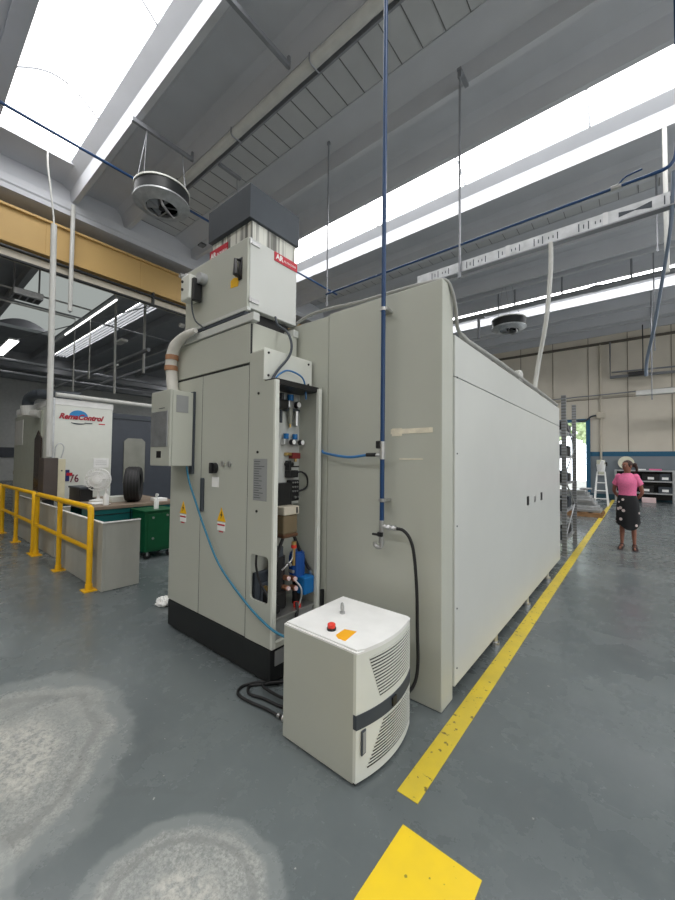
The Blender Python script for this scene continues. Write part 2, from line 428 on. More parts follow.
# neighbouring bay
struct(MB().box(-34, -10.95, -6.5, 2.9, 7.95, 8.1), 'ceiling', M['concrete'])
struct(MB().box(-34, -10.95, 5.4, 6.35, 7.95, 8.1), 'ceiling', M['concrete'])
struct(MB().box(-34, -10.95, 7.05, 14.5, 7.95, 8.1), 'ceiling', M['concrete'])
struct(MB().box(-34, -10.95, 15.5, 21, 7.95, 8.1), 'ceiling', M['concrete'])
struct(MB().box(-15.3, -10.95, 2.9, 7.05, 7.95, 8.1), 'ceiling', M['concrete'])
struct(MB().grid(lambda u, v: (-15.3-8.4*u, 2.9+2.5*v, 7.95+.55*math.sin(PI*v)), 12, 12), 'window_5', M['vaultglow'])  # pale vault of the next bay, its brightness put in as glow
struct(MB().box(-34, -23.7, 2.9, 5.4, 7.95, 8.1), 'ceiling', M['concrete'])
struct(MB().box(-28, -15.3, 6.35, 7.05, 8.05, 8.1), 'window_6', M['skylight'])
struct(MB().box(-34, -28, 6.35, 7.05, 7.95, 8.1), 'ceiling', M['concrete'])
struct(MB().box(-30, -13, 14.5, 15.5, 8.05, 8.1), 'window_7', M['skylight'])
mb = MB()
for k in range(4): mb.box(-28, -15.3, 6.47+k*.15, 6.50+k*.15, 7.93, 8.06)
struct(mb, 'trim_10', M['dark'])
mb = MB()
for y in (2.75, 5.45, 7.6, 9.5, 11.5): mb.box(-34, -10.95, y, y+.18, 7.62, 7.96)
struct(mb, 'ceiling', M['concrete'])
mb = MB()
for x in (-29.5, -33.3): mb.box(x, x+.6, -6.5, 21, 7.0, 7.95)
struct(mb, 'trim_11', M['concrete'])

# yellow crane girder with its rails
g = thing('crane_girder', 'long beige-yellow crane girder under the white main roof beam', 'girder', (-10.6, 7, 6.2))
MB().box(-10.85, -10.36, -6.4, 20.9, 6.20, 6.95, .01).box(-10.95, -10.28, -6.4, 20.9, 6.93, 6.98).box(-10.95, -10.30, -6.4, 20.9, 6.17, 6.22).done('web', M['girder'], g)
mb = MB()
for y in (-3, 0.2, 2.15, 4.2, 6.5, 9, 12, 15): mb.box(-10.362, -10.345, y, y+.06, 6.22, 6.93)
split(mb, 'stiffener', M['girder'], g)
cr = thing('conductor_rail', 'pair of dark conductor pipes on brackets below the yellow crane girder', 'rail', (-10.3, 7, 5.8))
MB().cyl((-10.3, -6.4, 6.06), (-10.3, 20.9, 6.06), .035).done('pipe', M['black'], cr)
MB().cyl((-10.3, -6.4, 5.83), (-10.3, 20.9, 5.83), .035).done('pipe', M['black'], cr)
mb = MB().box(-10.5, -10.36, -6.4, 20.9, 5.86, 6.04); mb.done('backing_channel', M['beigepipe'], cr)
mb = MB()
for i in range(14): mb.box(-10.36, -10.27, -5+i*1.9, -4.95+i*1.9, 5.8, 6.18)
split(mb, 'bracket', M['black'], cr)

# floor markings
single(MB().box(-.925, -.815, 1.62, 20.5, .0005, .003), 'floor_stripe', M['stripe'], 'long worn yellow stripe painted on the floor beside the grey enclosure', 'floor marking')
single(MB().box(-.82, -.48, .35, 1.49, .0005, .003), 'floor_patch', M['stripe2'], 'broad bright yellow rectangle painted on the floor at the bottom edge', 'floor marking')
# distant yard through the opening
struct(MB().box(-9, 3, 21.3, 33, -.05, -.005), 'floor', M['asphalt'])

# ------------------------------------------------------------------ enclosure (big grey machine housing)
h = thing('machine_enclosure', 'huge pale grey sheet-metal machine enclosure beside the yellow floor stripe', 'machine', (-2.3, 4.5, 0))
MB().box(-1.965, -.985, 2.28, 2.463, .004, 2.81, .006).done('front_panel', M['machine'], h)
MB().box(-3.45, -1.972, 2.285, 2.46, .035, 2.80, .006).done('front_panel', M['machine'], h)
MB().box(-3.45, -.972, 2.4635, 6.80, .09, 2.189, .004).done('side_panel', M['machine_w'], h)
MB().box(-3.45, -.972, 2.4635, 6.80, 2.195, 2.48, .004).done('upper_panel', M['machine_w'], h)
MB().box(-3.40, -1.02, 2.47, 6.75, 2.47, 2.50).done('roof_sheet', M['machine'], h)
MB().box(-3.3, -1.05, 2.40, 6.7, .04, .09).done('base_frame', M['black'], h)
for y in (3.44, 4.63, 5.85):
    mb = MB().cyl((-1.0, y, 0), (-1.0, y, .03), .045, 14).cyl((-1.0, y, .03), (-1.0, y, .09), .028, 12); mb.done('foot', M['steel'], h)
for y in (4.60, 5.35):
    q = MB().box(-.975, -.966, y-.045, y+.045, 1.125, 1.225, .004).done('recessed_latch', M['blackpl'], h)
MB().box(-.975, -.964, 4.92, 5.00, 1.135, 1.205, .004).done('lock_plate', M['steel'], h)
mb = MB()
for y, z in ((2.50, 2.19), (2.50, 1.66), (2.50, 1.16), (2.50, .6), (2.50, .2)): mb.cyl((-.973, y, z), (-.968, y, z), .006, 8)
split(mb, 'screw', M['dark'], h)
MB().box(-1.37, -1.05, 2.2775, 2.281, 1.795, 1.83).box(-1.36, -1.28, 2.277, 2.281, 1.78, 1.835).done('tape_strip', M['stain'], h)
MB().box(-1.30, -1.12, 2.2785, 2.281, 1.615, 1.622).done('scratch', M['stain'], h)
MB().box(-2.005, -1.985, 2.255, 2.28, .30, .56).done('black_seal', M['black'], h)
# hose laid over the top edge of the enclosure
single(MB().tube([(-3.0, 2.18, 2.62), (-2.62, 2.3, 2.73), (-2.3, 2.3, 2.85), (-2.05, 2.3, 2.87), (-1.67, 2.32, 2.852), (-1.35, 2.32, 2.845), (-1.12, 2.33, 2.838), (-1.0, 2.36, 2.83), (-.972, 2.41, 2.76), (-.965, 2.455, 2.66), (-.972, 2.51, 2.54), (-.99, 2.7, 2.515), (-.99, 2.9, 2.515), (-.99, 3.6, 2.528), (-.99, 4.8, 2.528), (-.99, 5.8, 2.528), (-.99, 6.7, 2.52)], lambda t: .013 if t < .66 else .021, 10),
       'cable_conduit', M['conduit'], 'grey corrugated conduit draped along the top edge of the enclosure', 'conduit')
mb = MB().box(-1.08, -.98, 4.28, 4.45, 2.50, 2.60, .01).cyl((-1.03, 4.36, 2.55), (-1.03, 4.5, 2.62), .03)
single(mb, 'junction_box', M['duct'], 'small grey junction box on the enclosure top edge by the conduit', 'electrical box')
single(MB().tube([(-.85, 5.36, 4.46), (-.86, 5.40, 4.1), (-.93, 5.5, 3.5), (-1.06, 5.7, 3.0), (-1.12, 5.75, 2.62), (-1.10, 5.75, 2.51)], .028, 10),
       'drop_conduit', M['duct'], 'curved grey flexible conduit dropping from the busbar to the enclosure', 'conduit')

# ------------------------------------------------------------------ electrical cabinet
c = thing('electrical_cabinet', 'tall pale grey electrical cabinet with double doors on a black plinth', 'cabinet', (-2.9, 2.0, 0))
MB().box(-3.52, -2.03, 1.76, 2.25, .02, .255, .004).done('plinth', M['black'], c)
MB().box(-3.52, -2.31, 1.775, 2.25, .26, 2.67, .004).done('body', M['machine'], c)
d = MB().box(-3.52, -2.982, 1.755, 1.777, .265, 2.335, .004).done('door', M['machine'], c)
d2 = MB().box(-2.975, -2.322, 1.755, 1.777, .265, 2.335, .004).done('door', M['machine'], c)
MB().box(-3.52, -2.315, 1.755, 1.777, 2.355, 2.665, .004).done('top_panel', M['machine'], c)
MB().box(-3.5, -2.32, 1.766, 1.79, 2.33, 2.36).box(-2.984, -2.973, 1.7575, 1.79, .27, 2.335).box(-2.325, -2.314, 1.7575, 1.79, .27, 2.66).done('door_gap_shade', M['black'], c)  # black strips standing in for the shade in the door gaps
MB().box(-2.955, -2.915, 1.732, 1.757, 1.15, 1.44, .008).done('door_handle', M['dark'], d2)
k = MB().cyl((-2.755, 1.757, 1.53), (-2.755, 1.72, 1.53), .045, 20).box(-2.77, -2.74, 1.70, 1.725, 1.485, 1.575, .005).done('rotary_switch', M['blackpl'], d2)
for x in (-2.635, -2.545):
    MB().cyl((x, 1.757, 1.565), (x, 1.737, 1.565), .018, 14).box(x-.004, x+.018, 1.733, 1.74, 1.545, 1.59).done('key_lock', M['steel'], d2)
MB().box(-2.80, -2.70, 1.7525, 1.7555, 1.37, 1.455).done('instruction_label', M['paper'], d2)
def warning(parent, x, z, s=.06):
    MB().prism([(x-s, z), (x+s, z), (x, z+s*1.9)], 1, 1.7525, 1.7555).done('warning_triangle', M['yellab'], parent)
    # lightning bolt
    MB().prism([(x+.008, z+.085), (x-.014, z+.048), (x-.001, z+.048), (x-.007, z+.018), (x+.015, z+.058), (x+.002, z+.058)], 1, 1.7512, 1.7526).done('warning_bolt', M['blackpl'], parent)
    MB().box(x-s*.9, x+s*.9, 1.7525, 1.7555, z-.075, z-.008).done('warning_text_label', M['paper'], parent)
    MB().box(x-s*.85, x+s*.85, 1.7515, 1.7527, z-.035, z-.022).box(x-s*.5, x+s*.5, 1.7515, 1.7527, z-.088, z-.078).done('warning_stripe', M['redlab'], parent)
warning(d, -3.265, 1.10); warning(d2, -2.652, 1.095)
# right extension: front sheet with a rounded cut-out
def rounded(x0, x1, z0, z1, r, n=5):
    p = []
    for cx, cz, a0 in ((x1-r, z1-r, 0), (x0+r, z1-r, 90), (x0+r, z0+r, 180), (x1-r, z0+r, 270)):
        for i in range(n+1):
            a = math.radians(a0+90*i/n); p.append((cx+r*math.cos(a), cz+r*math.sin(a)))
    return p
def plate_with_hole(x0, x1, z0, z1, hole, y0, y1):
    mb = MB(); N = len(hole); cx = sum(p[0] for p in hole)/N; cz = sum(p[1] for p in hole)/N
    outer = []
    for (hx, hz) in hole:
        dx, dz = hx-cx, hz-cz
        t = min(((x1-cx)/dx if dx > 0 else (x0-cx)/dx) if abs(dx) > 1e-6 else 1e9, ((z1-cz)/dz if dz > 0 else (z0-cz)/dz) if abs(dz) > 1e-6 else 1e9)
        outer.append([cx+dx*t, cz+dz*t])
    for (X_, Z_) in ((x0, z0), (x0, z1), (x1, z0), (x1, z1)):
        k_ = min(range(N), key=lambda i: (outer[i][0]-X_)**2+(outer[i][1]-Z_)**2); outer[k_] = [X_, Z_]
    R = []
    for y in (y0, y1): R.append(([mb.b.verts.new((p[0], y, p[1])) for p in hole], [mb.b.verts.new((p[0], y, p[1])) for p in outer]))
    for i in range(N):
        j = (i+1) % N
        mb.b.faces.new((R[0][0][i], R[0][1][i], R[0][1][j], R[0][0][j])); mb.b.faces.new((R[1][0][i], R[1][0][j], R[1][1][j], R[1][1][i]))
        mb.b.faces.new((R[0][0][i], R[0][0][j], R[1][0][j], R[1][0][i])); mb.b.faces.new((R[0][1][i], R[1][1][i], R[1][1][j], R[0][1][j]))
    return mb
hole = rounded(-2.265, -2.06, .565, .90, .03)
plate_with_hole(-2.314, -2.015, .262, 1.05, hole, 1.755, 1.772).done('front_sheet', M['machine'], c)
MB().box(-2.314, -2.015, 1.755, 1.772, 1.05, 2.185).box(-2.314, -2.15, 1.755, 1.772, 2.185, 2.42).done('front_sheet', M['machine'], c)
MB().box(-2.03, -2.008, 1.753, 1.79, .262, 2.185, .003).done('edge_post', M['cream'], c)
MB().box(-2.04, -2.008, 2.215, 2.25, .262, 2.185, .003).done('edge_post', M['cream'], c)
MB().box(-2.31, -2.25, 1.80, 2.10, 1.24, 2.20).box(-2.31, -2.25, 2.10, 2.24, 1.24, 2.20).done('mounting_plate', M['machine_w'], c)
MB().box(-2.31, -2.01, 2.235, 2.252, .262, 2.20).done('rear_sheet', M['machine'], c)
MB().box(-2.31, -2.03, 1.775, 2.235, 2.16, 2.20).box(-2.24, -2.03, 1.775, 1.80, 2.05, 2.16).done('top_cover', M['blackpl'], c)
MB().box(-2.31, -2.01, 1.775, 2.235, .262, .30).done('floor_pan', M['machine'], c)
MB().box(-2.15, -2.138, 1.752, 2.265, 2.20, 2.44, .003).box(-2.31, -2.14, 1.774, 2.265, 2.42, 2.438).done('cover_plate', M['cream'], c)
mb = MB()
for y, z in ((1.79, 2.235), (2.22, 2.235), (2.22, 2.405), (1.79, 2.405)): mb.cyl((-2.139, y, z), (-2.131, y, z), .009, 8)
split(mb, 'plate_bolt', M['blackpl'], c)
mb = MB()
for z in (2.10, 1.66, 1.22): mb.cyl((-2.2, 1.757, z), (-2.2, 1.749, z), .010, 8)
split(mb, 'sheet_bolt', M['blackpl'], c)
MB().box(-2.245, -2.09, 1.7525, 1.7555, 1.30, 1.61).done('rating_plate', M['greylab'], c)
mb = MB()
for i in range(16):
    w = random.uniform(.05, .13); mb.box(-2.235, -2.235+w, 1.7515, 1.7527, 1.32+i*.0178, 1.324+i*.0178)
mb.done('plate_print', M['dark'], c)
MB().box(-2.029, -2.022, 1.80, 1.90, .13, .235).done('base_label', M['greylab'], c)
mb = MB()
for z in (2.0, 1.2, .6):
    mb.cyl((-2.09, 2.2775, z), (-2.09, 2.27, z), .007, 8)
split(mb, 'rivet', M['dark'], c)

# ---- components in the open compartment
X0 = -2.245
def regulator(y, z, sc, label, bowls=True):
    r = thing('air_filter_regulator', label, 'pneumatic regulator', (X0, y, z))
    MB().box(X0, X0+.05*sc, y-.045*sc, y+.015*sc, z-.03*sc, z+.03*sc, .006).done('body', M['steel'], r)
    MB().cyl((X0+.03, y-.01*sc, z+.03*sc), (X0+.03, y-.01*sc, z+.08*sc), .026*sc, 16).done('adjusting_knob', M['blueknob'], r)
    g_ = MB().cyl((X0+.04, y+.045*sc, z), (X0+.075, y+.045*sc, z), .028*sc, 20).done('gauge', M['blackpl'], r)
    MB().cyl((X0+.074, y+.045*sc, z), (X0+.077, y+.045*sc, z), .023*sc, 20).done('gauge_dial', M['paper'], g_)
    if bowls:
        MB().cyl((X0+.03, y-.012, z-.03), (X0+.03, y-.012, z-.16), .024, 16, r2=.018).done('bowl', M['glass_lit'], r)
        MB().cyl((X0+.03, y-.012, z-.16), (X0+.03, y-.012, z-.19), .010, 10).done('drain', M['brass'], r)
        MB().cyl((X0+.03, y+.06, z-.05), (X0+.03, y+.06, z-.17), .024, 16).done('bowl', M['steel'], r)
        MB().box(X0, X0+.04, y-.08, y+.09, z-.055, z-.03).done('manifold', M['dark'], r)
    return r
regulator(2.105, 2.06, 1.0, 'large air filter regulator with blue knob at compartment top')
regulator(2.06, 1.75, .85, 'small blue-knobbed regulator on the left of the lower pair', False)
regulator(2.16, 1.75, .85, 'small blue-knobbed regulator on the right of the lower pair', False)
r = thing('pressure_switch', 'reddish brown pressure switch block below the small regulators', 'pneumatic valve', (X0, 2.15, 1.64))
MB().box(X0, X0+.05, 2.11, 2.20, 1.615, 1.665, .004).done('body', mat('maroon_body', srgb(120, 40, 40), .5), r)
MB().box(X0, X0+.04, 2.06, 2.115, 1.64, 1.665, .004).cyl((X0+.03, 2.16, 1.59), (X0+.03, 2.16, 1.615), .012).done('fitting', M['brass'], r)
r = thing('solenoid_valve', 'black solenoid valve cluster with a cable loop in the compartment', 'valve', (X0, 2.13, 1.5))
MB().box(X0, X0+.06, 2.07, 2.17, 1.46, 1.52, .006).box(X0, X0+.05, 2.07, 2.10, 1.52, 1.60, .006).done('body', M['blackpl'], r)
MB().cyl((X0+.03, 2.05, 1.57), (X0+.03, 2.13, 1.57), .016).cyl((X0+.03, 2.10, 1.55), (X0+.03, 2.20, 1.55), .006).done('coil', M['blackpl'], r)
MB().tube([(X0+.04, 2.16, 1.50), (X0+.07, 2.20, 1.505), (X0+.10, 2.23, 1.46), (X0+.10, 2.225, 1.38), (X0+.06, 2.16, 1.345), (X0+.04, 2.12, 1.35)], .008).done('cable', M['rubber'], r)
r = thing('valve_manifold', 'black valve manifold block with rows of silver ports', 'valve', (X0, 2.03, 1.33))
MB().box(X0, X0+.07, 1.80, 2.09, 1.20, 1.42, .008).box(X0, X0+.06, 2.09, 2.18, 1.27, 1.44, .006).done('body', M['blackpl'], r)
mb = MB()
for i in range(3):
    for j in range(3): mb.cyl((X0+.06, 2.105+.025*i, 1.42-.035*j), (X0+.068, 2.105+.025*i, 1.42-.035*j), .007, 8)
mb.cyl((X0+.06, 2.13, 1.30), (X0+.072, 2.13, 1.30), .010, 8).cyl((X0+.06, 2.17, 1.30), (X0+.072, 2.17, 1.30), .008, 8)
mb.done('port', M['steel'], r)
r = thing('lubricant_reservoir', 'amber plastic lubricant reservoir with beige head under the black manifold', 'oil reservoir', (X0, 2.02, 1.15))
MB().box(X0+.02, X0+.16, 1.92, 2.07, 1.03, 1.18, .015).done('tank', M['amber'], r)
MB().box(X0+.01, X0+.17, 1.915, 2.075, 1.18, 1.245, .008).done('pump_head', M['beigepipe'], r)
MB().box(X0+.17, X0+.173, 2.04, 2.055, 1.19, 1.235).done('indicator', M['blackpl'], r)
MB().box(X0+.015, X0+.165, 1.917, 2.073, 1.005, 1.035, .01).done('tank_base', mat('brown_oil', srgb(90, 62, 44), .3), r)
r = thing('hydraulic_hose', 'black hydraulic hose bent in a steep peak below the reservoir', 'hose', (-2.16, 2.07, 1.0))
MB().tube([(-2.14, 1.86, .72), (-2.14, 1.92, .90), (-2.15, 1.99, 1.02), (-2.15, 2.035, 1.055), (-2.14, 2.07, 1.02), (-2.12, 2.12, .90), (-2.09, 2.18, .76), (-2.07, 2.20, .72)], .013).done('hose', M['rubber'], r)
MB().cyl((-2.07, 2.20, .72), (-2.07, 2.215, .68), .014, 10).done('end_fitting', M['steel'], r)
r = thing('hydraulic_pump', 'blue hydraulic pump motor on a steel tank in the cabinet bottom', 'pump', (-2.15, 2.12, .45))
MB().cyl((-2.14, 2.12, .68), (-2.14, 2.12, .86), .06, 20).cyl((-2.14, 2.12, .86), (-2.14, 2.12, .875), .045, 20).done('motor', M['bluemotor'], r)
mb = MB()
for i in range(14):
    a = 2*PI*i/14; mb.box(-2.14+.06*math.cos(a)-.003, -2.14+.06*math.cos(a)+.003, 2.12+.06*math.sin(a)-.003, 2.12+.06*math.sin(a)+.003, .70, .84)
mb.done('cooling_fin', M['bluemotor'], r)
MB().box(-2.13, -2.03, 2.10, 2.21, .545, .68, .01).done('terminal_box', M['blueknob'], r)
MB().box(-2.30, -2.04, 1.80, 2.21, .30, .44, .01).done('oil_tank', M['galv'], r)
MB().box(-2.305, -2.03, 1.795, 2.215, .44, .46, .004).done('tank_lid', M['steel'], r)
MB().cyl((-2.08, 2.07, .46), (-2.08, 2.07, .49), .03, 16).done('filler_cap', M['red'], r)
MB().cyl((-2.14, 2.12, .46), (-2.14, 2.12, .68), .035, 16).done('coupling', M['blackpl'], r)
r = thing('fitting_cluster', 'cluster of brass and copper gauges and pipe fittings left of the blue pump', 'fittings', (-2.1, 1.98, .6))
for y, z, x in ((1.97, .70, -2.08), (2.03, .685, -2.07), (1.96, .63, -2.07), (2.03, .615, -2.06)):
    q = MB().cyl((x-.05, y, z), (x, y, z), .02, 16).done('valve_body', M['copper'], r)
    MB().cyl((x, y, z), (x+.012, y, z), .016, 14).done('valve_cap', M['pinkwhite'], q)
MB().tube([(-2.1, 2.06, .66), (-2.06, 2.09, .60), (-2.05, 2.08, .52), (-2.06, 2.05, .46)], .008).tube([(-2.12, 1.94, .76), (-2.1, 1.98, .8), (-2.1, 2.03, .84), (-2.1, 2.04, .96)], .007).done('pipe', M['steel'], r)
MB().cyl((-2.1, 2.045, .78), (-2.1, 2.045, .93), .013, 12).cyl((-2.1, 2.045, .93), (-2.1, 2.045, .965), .02, 14).done('relief_valve', M['brass'], r)
MB().cyl((-2.1, 2.045, .915), (-2.1, 2.045, .94), .022, 14).done('red_ring', M['red'], r)
MB().box(-2.25, -2.12, 1.85, 2.0, .46, .60, .02).cyl((-2.17, 1.95, .60), (-2.17, 1.95, .86), .05, 16).cyl((-2.12, 1.86, .5), (-2.07, 1.86, .5), .03, 12).done('valve_block', M['blackpl'], r)
MB().cyl((-2.17, 1.95, .86), (-2.17, 1.95, .93), .035, 16).done('coil_top', M['dark'], r)
for q_ in ((-2.12, 1.99, .80), (-2.12, 2.02, .74)): MB().cyl(q_, (q_[0]+.045, q_[1], q_[2]), .012).done('plug', M['steel'], r)
r = thing('shade_block', 'dark block added to darken the space behind the rounded cut-out', 'dark block', (-2.28, 1.9, .6))  # added dark block: shade inside the cut-out put in as colour
MB().box(-2.30, -2.255, 1.80, 2.1, .47, .74, .01).box(-2.255, -2.23, 1.84, 1.92, .52, .66, .008).done('block', M['dark'], r)
MB().cyl((-2.23, 1.87, .62), (-2.21, 1.87, .62), .02, 12).cyl((-2.23, 1.90, .55), (-2.20, 1.90, .55), .014, 12).done('connector', M['brass'], r)
r = thing('shutoff_valve', 'dark shut-off valve left of the large air regulator', 'valve', (-2.24, 1.93, 2.05))
MB().box(-2.245, -2.19, 1.95, 2.05, 2.01, 2.09, .01).cyl((-2.22, 2.0, 2.09), (-2.22, 2.0, 2.14), .02, 12).done('body', M['blackpl'], r)
MB().cyl((-2.2, 1.98, 2.0), (-2.2, 1.98, 1.9), .012, 10).done('tube', M['dark'], r)
single(MB().tube([(-2.245, 1.80, .93), (-2.24, 1.79, .80), (-2.2, 1.80, .68), (-2.13, 1.81, .60), (-2.09, 1.80, .50), (-2.06, 1.80, .47)], .009), 'cable_loop', M['rubber'], 'thin black cable curving behind the rounded cut-out of the cabinet sheet', 'cable')
single(MB().tube([(-2.07, 2.05, .50), (-2.03, 2.02, .44), (-2.0, 1.95, .30), (-1.98, 1.88, .12), (-1.97, 1.84, .03)], .013), 'return_hose', M['rubber'], 'black hose running down from the pump compartment to the floor', 'hose')
# ------------------------------------------------------------------ cabinet air conditioner
c = thing('cabinet_air_conditioner', 'small grey air conditioner hung on the left cabinet door', 'air conditioner', (-3.28, 1.64, 1.54))
MB().box(-3.455, -3.10, 1.55, 1.754, 1.54, 2.20, .006).done('housing', M['machine'], c)
f = MB().box(-3.46, -3.097, 1.528, 1.548, 1.54, 2.205, .008).done('front_cover', M['machine'], c)
MB().box(-3.43, -3.14, 1.524, 1.53, 1.71, 2.02).done('grille_backing', M['dark'], f)
mb = MB()
for i in range(15): mb.box(-3.43+i*.0205, -3.421+i*.0205, 1.519, 1.526, 1.71, 2.02)
mb.done('grille_slat', M['galv'], f)
MB().box(-3.33, -3.25, 1.523, 1.53, 1.61, 1.67, .003).done('display', M['blackpl'], f)
MB().box(-3.3, -3.2, 1.523, 1.53, 2.045, 2.05, .001).done('logo_strip', M['dark'], f)
MB().box(-3.101, -3.0965, 1.58, 1.69, 2.01, 2.16).done('rating_label', M['greylab'], c)
MB().box(-3.15, -3.09, 1.735, 1.756, 1.47, 2.21).done('mounting_edge', M['dark'], c)
single(MB().tube([(-3.13, 1.70, 1.56), (-3.12, 1.71, 1.47), (-3.06, 1.70, 1.38), (-2.97, 1.70, 1.25), (-2.80, 1.70, 1.01), (-2.58, 1.70, .76), (-2.25, 1.70, .56), (-2.0, 1.68, .48), (-1.84, 1.68, .45), (-1.70, 1.75, .42)], .0085, 8, 8),
       'drain_hose', M['tealhose'], 'blue drain hose sagging diagonally across the cabinet doors', 'hose')
# ------------------------------------------------------------------ filter unit above the cabinet
c = thing('air_filter_unit', 'grey box-shaped air filter unit with a dark hood on top of the cabinet', 'air filter', (-2.85, 2.02, 2.67))
FX0, FX1, FY0, FY1, FZ0, FZ1 = -3.30, -2.36, 1.755, 2.285, 2.80, 3.365
MB().box(FX0, FX1, FY0+.02, FY1, FZ0, FZ1, .006).done('housing', M['machine_w'], c)
d = MB().box(FX0-.01, FX1-.005, FY0, FY0+.02, FZ0+.005, FZ1-.002, .006).done('door', M['machine'], c)
MB().box(FX0-.005, FX1+.003, FY0-.004, FY0+.03, FZ0-.02, FZ0+.006).done('door_rim', M['machine_w'], c)
MB().tube([(-2.455, FY0, 3.06), (-2.455, FY0-.05, 3.07), (-2.455, FY0-.05, 3.19), (-2.455, FY0, 3.20)], .012, 8, 4, True).box(-2.48, -2.43, FY0-.008, FY0, 3.04, 3.22, .004).done('handle', M['blackpl'], d)
MB().tube([(-2.49, FY0-.01, 3.14), (-2.52, FY0-.02, 3.11), (-2.50, FY0-.01, 3.08)], .006).done('latch', M['blackpl'], d)
MB().prism([(-2.585, 3.01), (-2.485, 3.0), (-2.47, 3.06), (-2.54, 3.085), (-2.585, 3.07)], 1, FY0-.003, FY0).done('yellow_label', M['yellab'], d)
for z in (3.33, 2.865):
    mb = MB().box(FX1-.005, FX1+.01, FY0+.03, FY0+.11, z-.018, z+.018, .003).cyl((FX1+.012, FY0+.015, z-.022), (FX1+.012, FY0+.015, z+.022), .008, 8)
    mb.done('hinge', M['steel'], c)
MB().box(FX0+.37, FX1-.012, FY0+.04, FY1-.012, 3.36, 3.56).done('filter_media', M['media'], c)
MB().box(FX0+.36, FX1+.015, FY0-.0, FY1+.01, 3.515, 3.79, .004).done('hood', M['dark'], c)
lb = MB().box(FX1, FX1+.006, 2.02, 2.285, 3.285, 3.36).done('red_label', M['redlab'], c)
text('label_text', 'AR', .062, (FX1+.007, 2.035, 3.305), (0, 1, 0), (0, 0, 1), M['paper'], lb, bold=.002)
text('label_text', 'FILTRAZIONI', .024, (FX1+.007, 2.125, 3.31), (0, 1, 0), (0, 0, 1), M['paper'], lb)
lb = MB().box(-2.96, -2.69, FY0+.03, FY0+.036, 3.37, 3.455).done('red_label', M['redlab'], c)
text('label_text', 'AR', .064, (-2.945, FY0+.029, 3.385), (1, 0, 0), (0, 0, 1), M['paper'], lb, bold=.002)
text('label_text', 'FILTRAZIONI', .026, (-2.845, FY0+.029, 3.39), (1, 0, 0), (0, 0, 1), M['paper'], lb)
MB().box(-3.36, -2.26, 1.74, 1.80, 2.672, 2.735, .004).box(-3.36, -2.30, 2.20, 2.26, 2.672, 2.735, .004).done('base_rail', M['machine_w'], c)
MB().box(-3.2, -2.42, 1.80, 2.24, 2.675, 2.80).done('base_block', M['blackpl'], c)
MB().box(-3.33, -2.40, 1.76, 1.80, 2.755, 2.785).done('base_rail', M['dark'], c)
s = MB().box(-3.19, -3.04, 1.64, 1.745, 3.02, 3.24, .012).done('switch_box', M['cream'], c)
MB().box(-3.04, -3.00, 1.66, 1.74, 3.0, 3.20, .006).done('switch_side', M['blackpl'], c)
MB().cyl((-2.98, 1.755, 3.20), (-2.98, 1.69, 3.20), .05, 20).done('round_cover', M['galv'], c)
mb = MB()
for z in (3.19, 3.12): mb.cyl((-3.15, 1.64, z), (-3.15, 1.628, z), .012, 10)
mb.done('knob', M['blackpl'], c)
MB().cyl((-3.25, 1.72, 3.29), (-3.25, 1.66, 3.29), .022, 12).box(-3.29, -3.22, 1.70, 1.75, 3.26, 3.32, .006).done('corner_latch', M['steel'], c)
MB().cyl((-3.27, 1.72, 2.84), (-3.27, 1.68, 2.84), .02, 12).done('corner_latch', M['steel'], c)
MB().tube([(-3.08, 1.69, 3.02), (-3.07, 1.69, 2.93), (-3.03, 1.70, 2.83), (-2.96, 1.72, 2.77), (-2.93, 1.73, 2.74)], .007).done('cable', M['dark'], c)
MB().box(-3.02, -2.96, 1.70, 1.75, 3.50, 3.515).done('bracket', M['blackpl'], c)
single(MB().tube([(-3.42, 2.3, 2.95), (-3.42, 2.05, 2.93), (-3.43, 1.90, 2.84), (-3.42, 1.85, 2.72)], .085, 14), 'flexible_duct', M['blackpl'], 'thick black flexible duct curling behind the filter unit', 'duct')
r = thing('wrapped_hose', 'white wrapped hose with brown tape rings left of the filter unit', 'hose', (-3.5, 1.72, 2.3))
MB().tube([(-3.02, 1.70, 2.74), (-3.16, 1.69, 2.73), (-3.28, 1.69, 2.70), (-3.385, 1.69, 2.64), (-3.435, 1.69, 2.52), (-3.43, 1.70, 2.38), (-3.42, 1.71, 2.22)], lambda t: .022+.030*min(1, t*2.2), 14).done('wrap', M['insul'], r)
for z, x in ((2.56, -3.42), (2.46, -3.432)): MB().cyl((x, 1.69, z-.022), (x, 1.69, z+.022), .058, 18).done('tape_ring', M['tape'], r)
single(MB().tube([(-2.345, 2.03, 2.80), (-2.30, 2.02, 2.72), (-2.16, 2.0, 2.62), (-2.09, 1.98, 2.50), (-2.09, 1.95, 2.40), (-2.10, 1.85, 2.28), (-2.105, 1.80, 2.2)], .010), 'sheathed_cable', M['dark'], 'dark grey cable hanging from the filter unit onto the cover plate', 'cable')
single(MB().tube([(-2.10, 1.80, 2.17), (-2.095, 1.85, 2.24), (-2.09, 1.93, 2.29), (-2.09, 2.03, 2.29), (-2.09, 2.11, 2.26), (-2.10, 2.15, 2.19), (-2.10, 2.16, 2.10)], .007), 'air_hose', M['bluehose'], 'thin blue air hose arching over the cover plate above the compartment', 'hose')

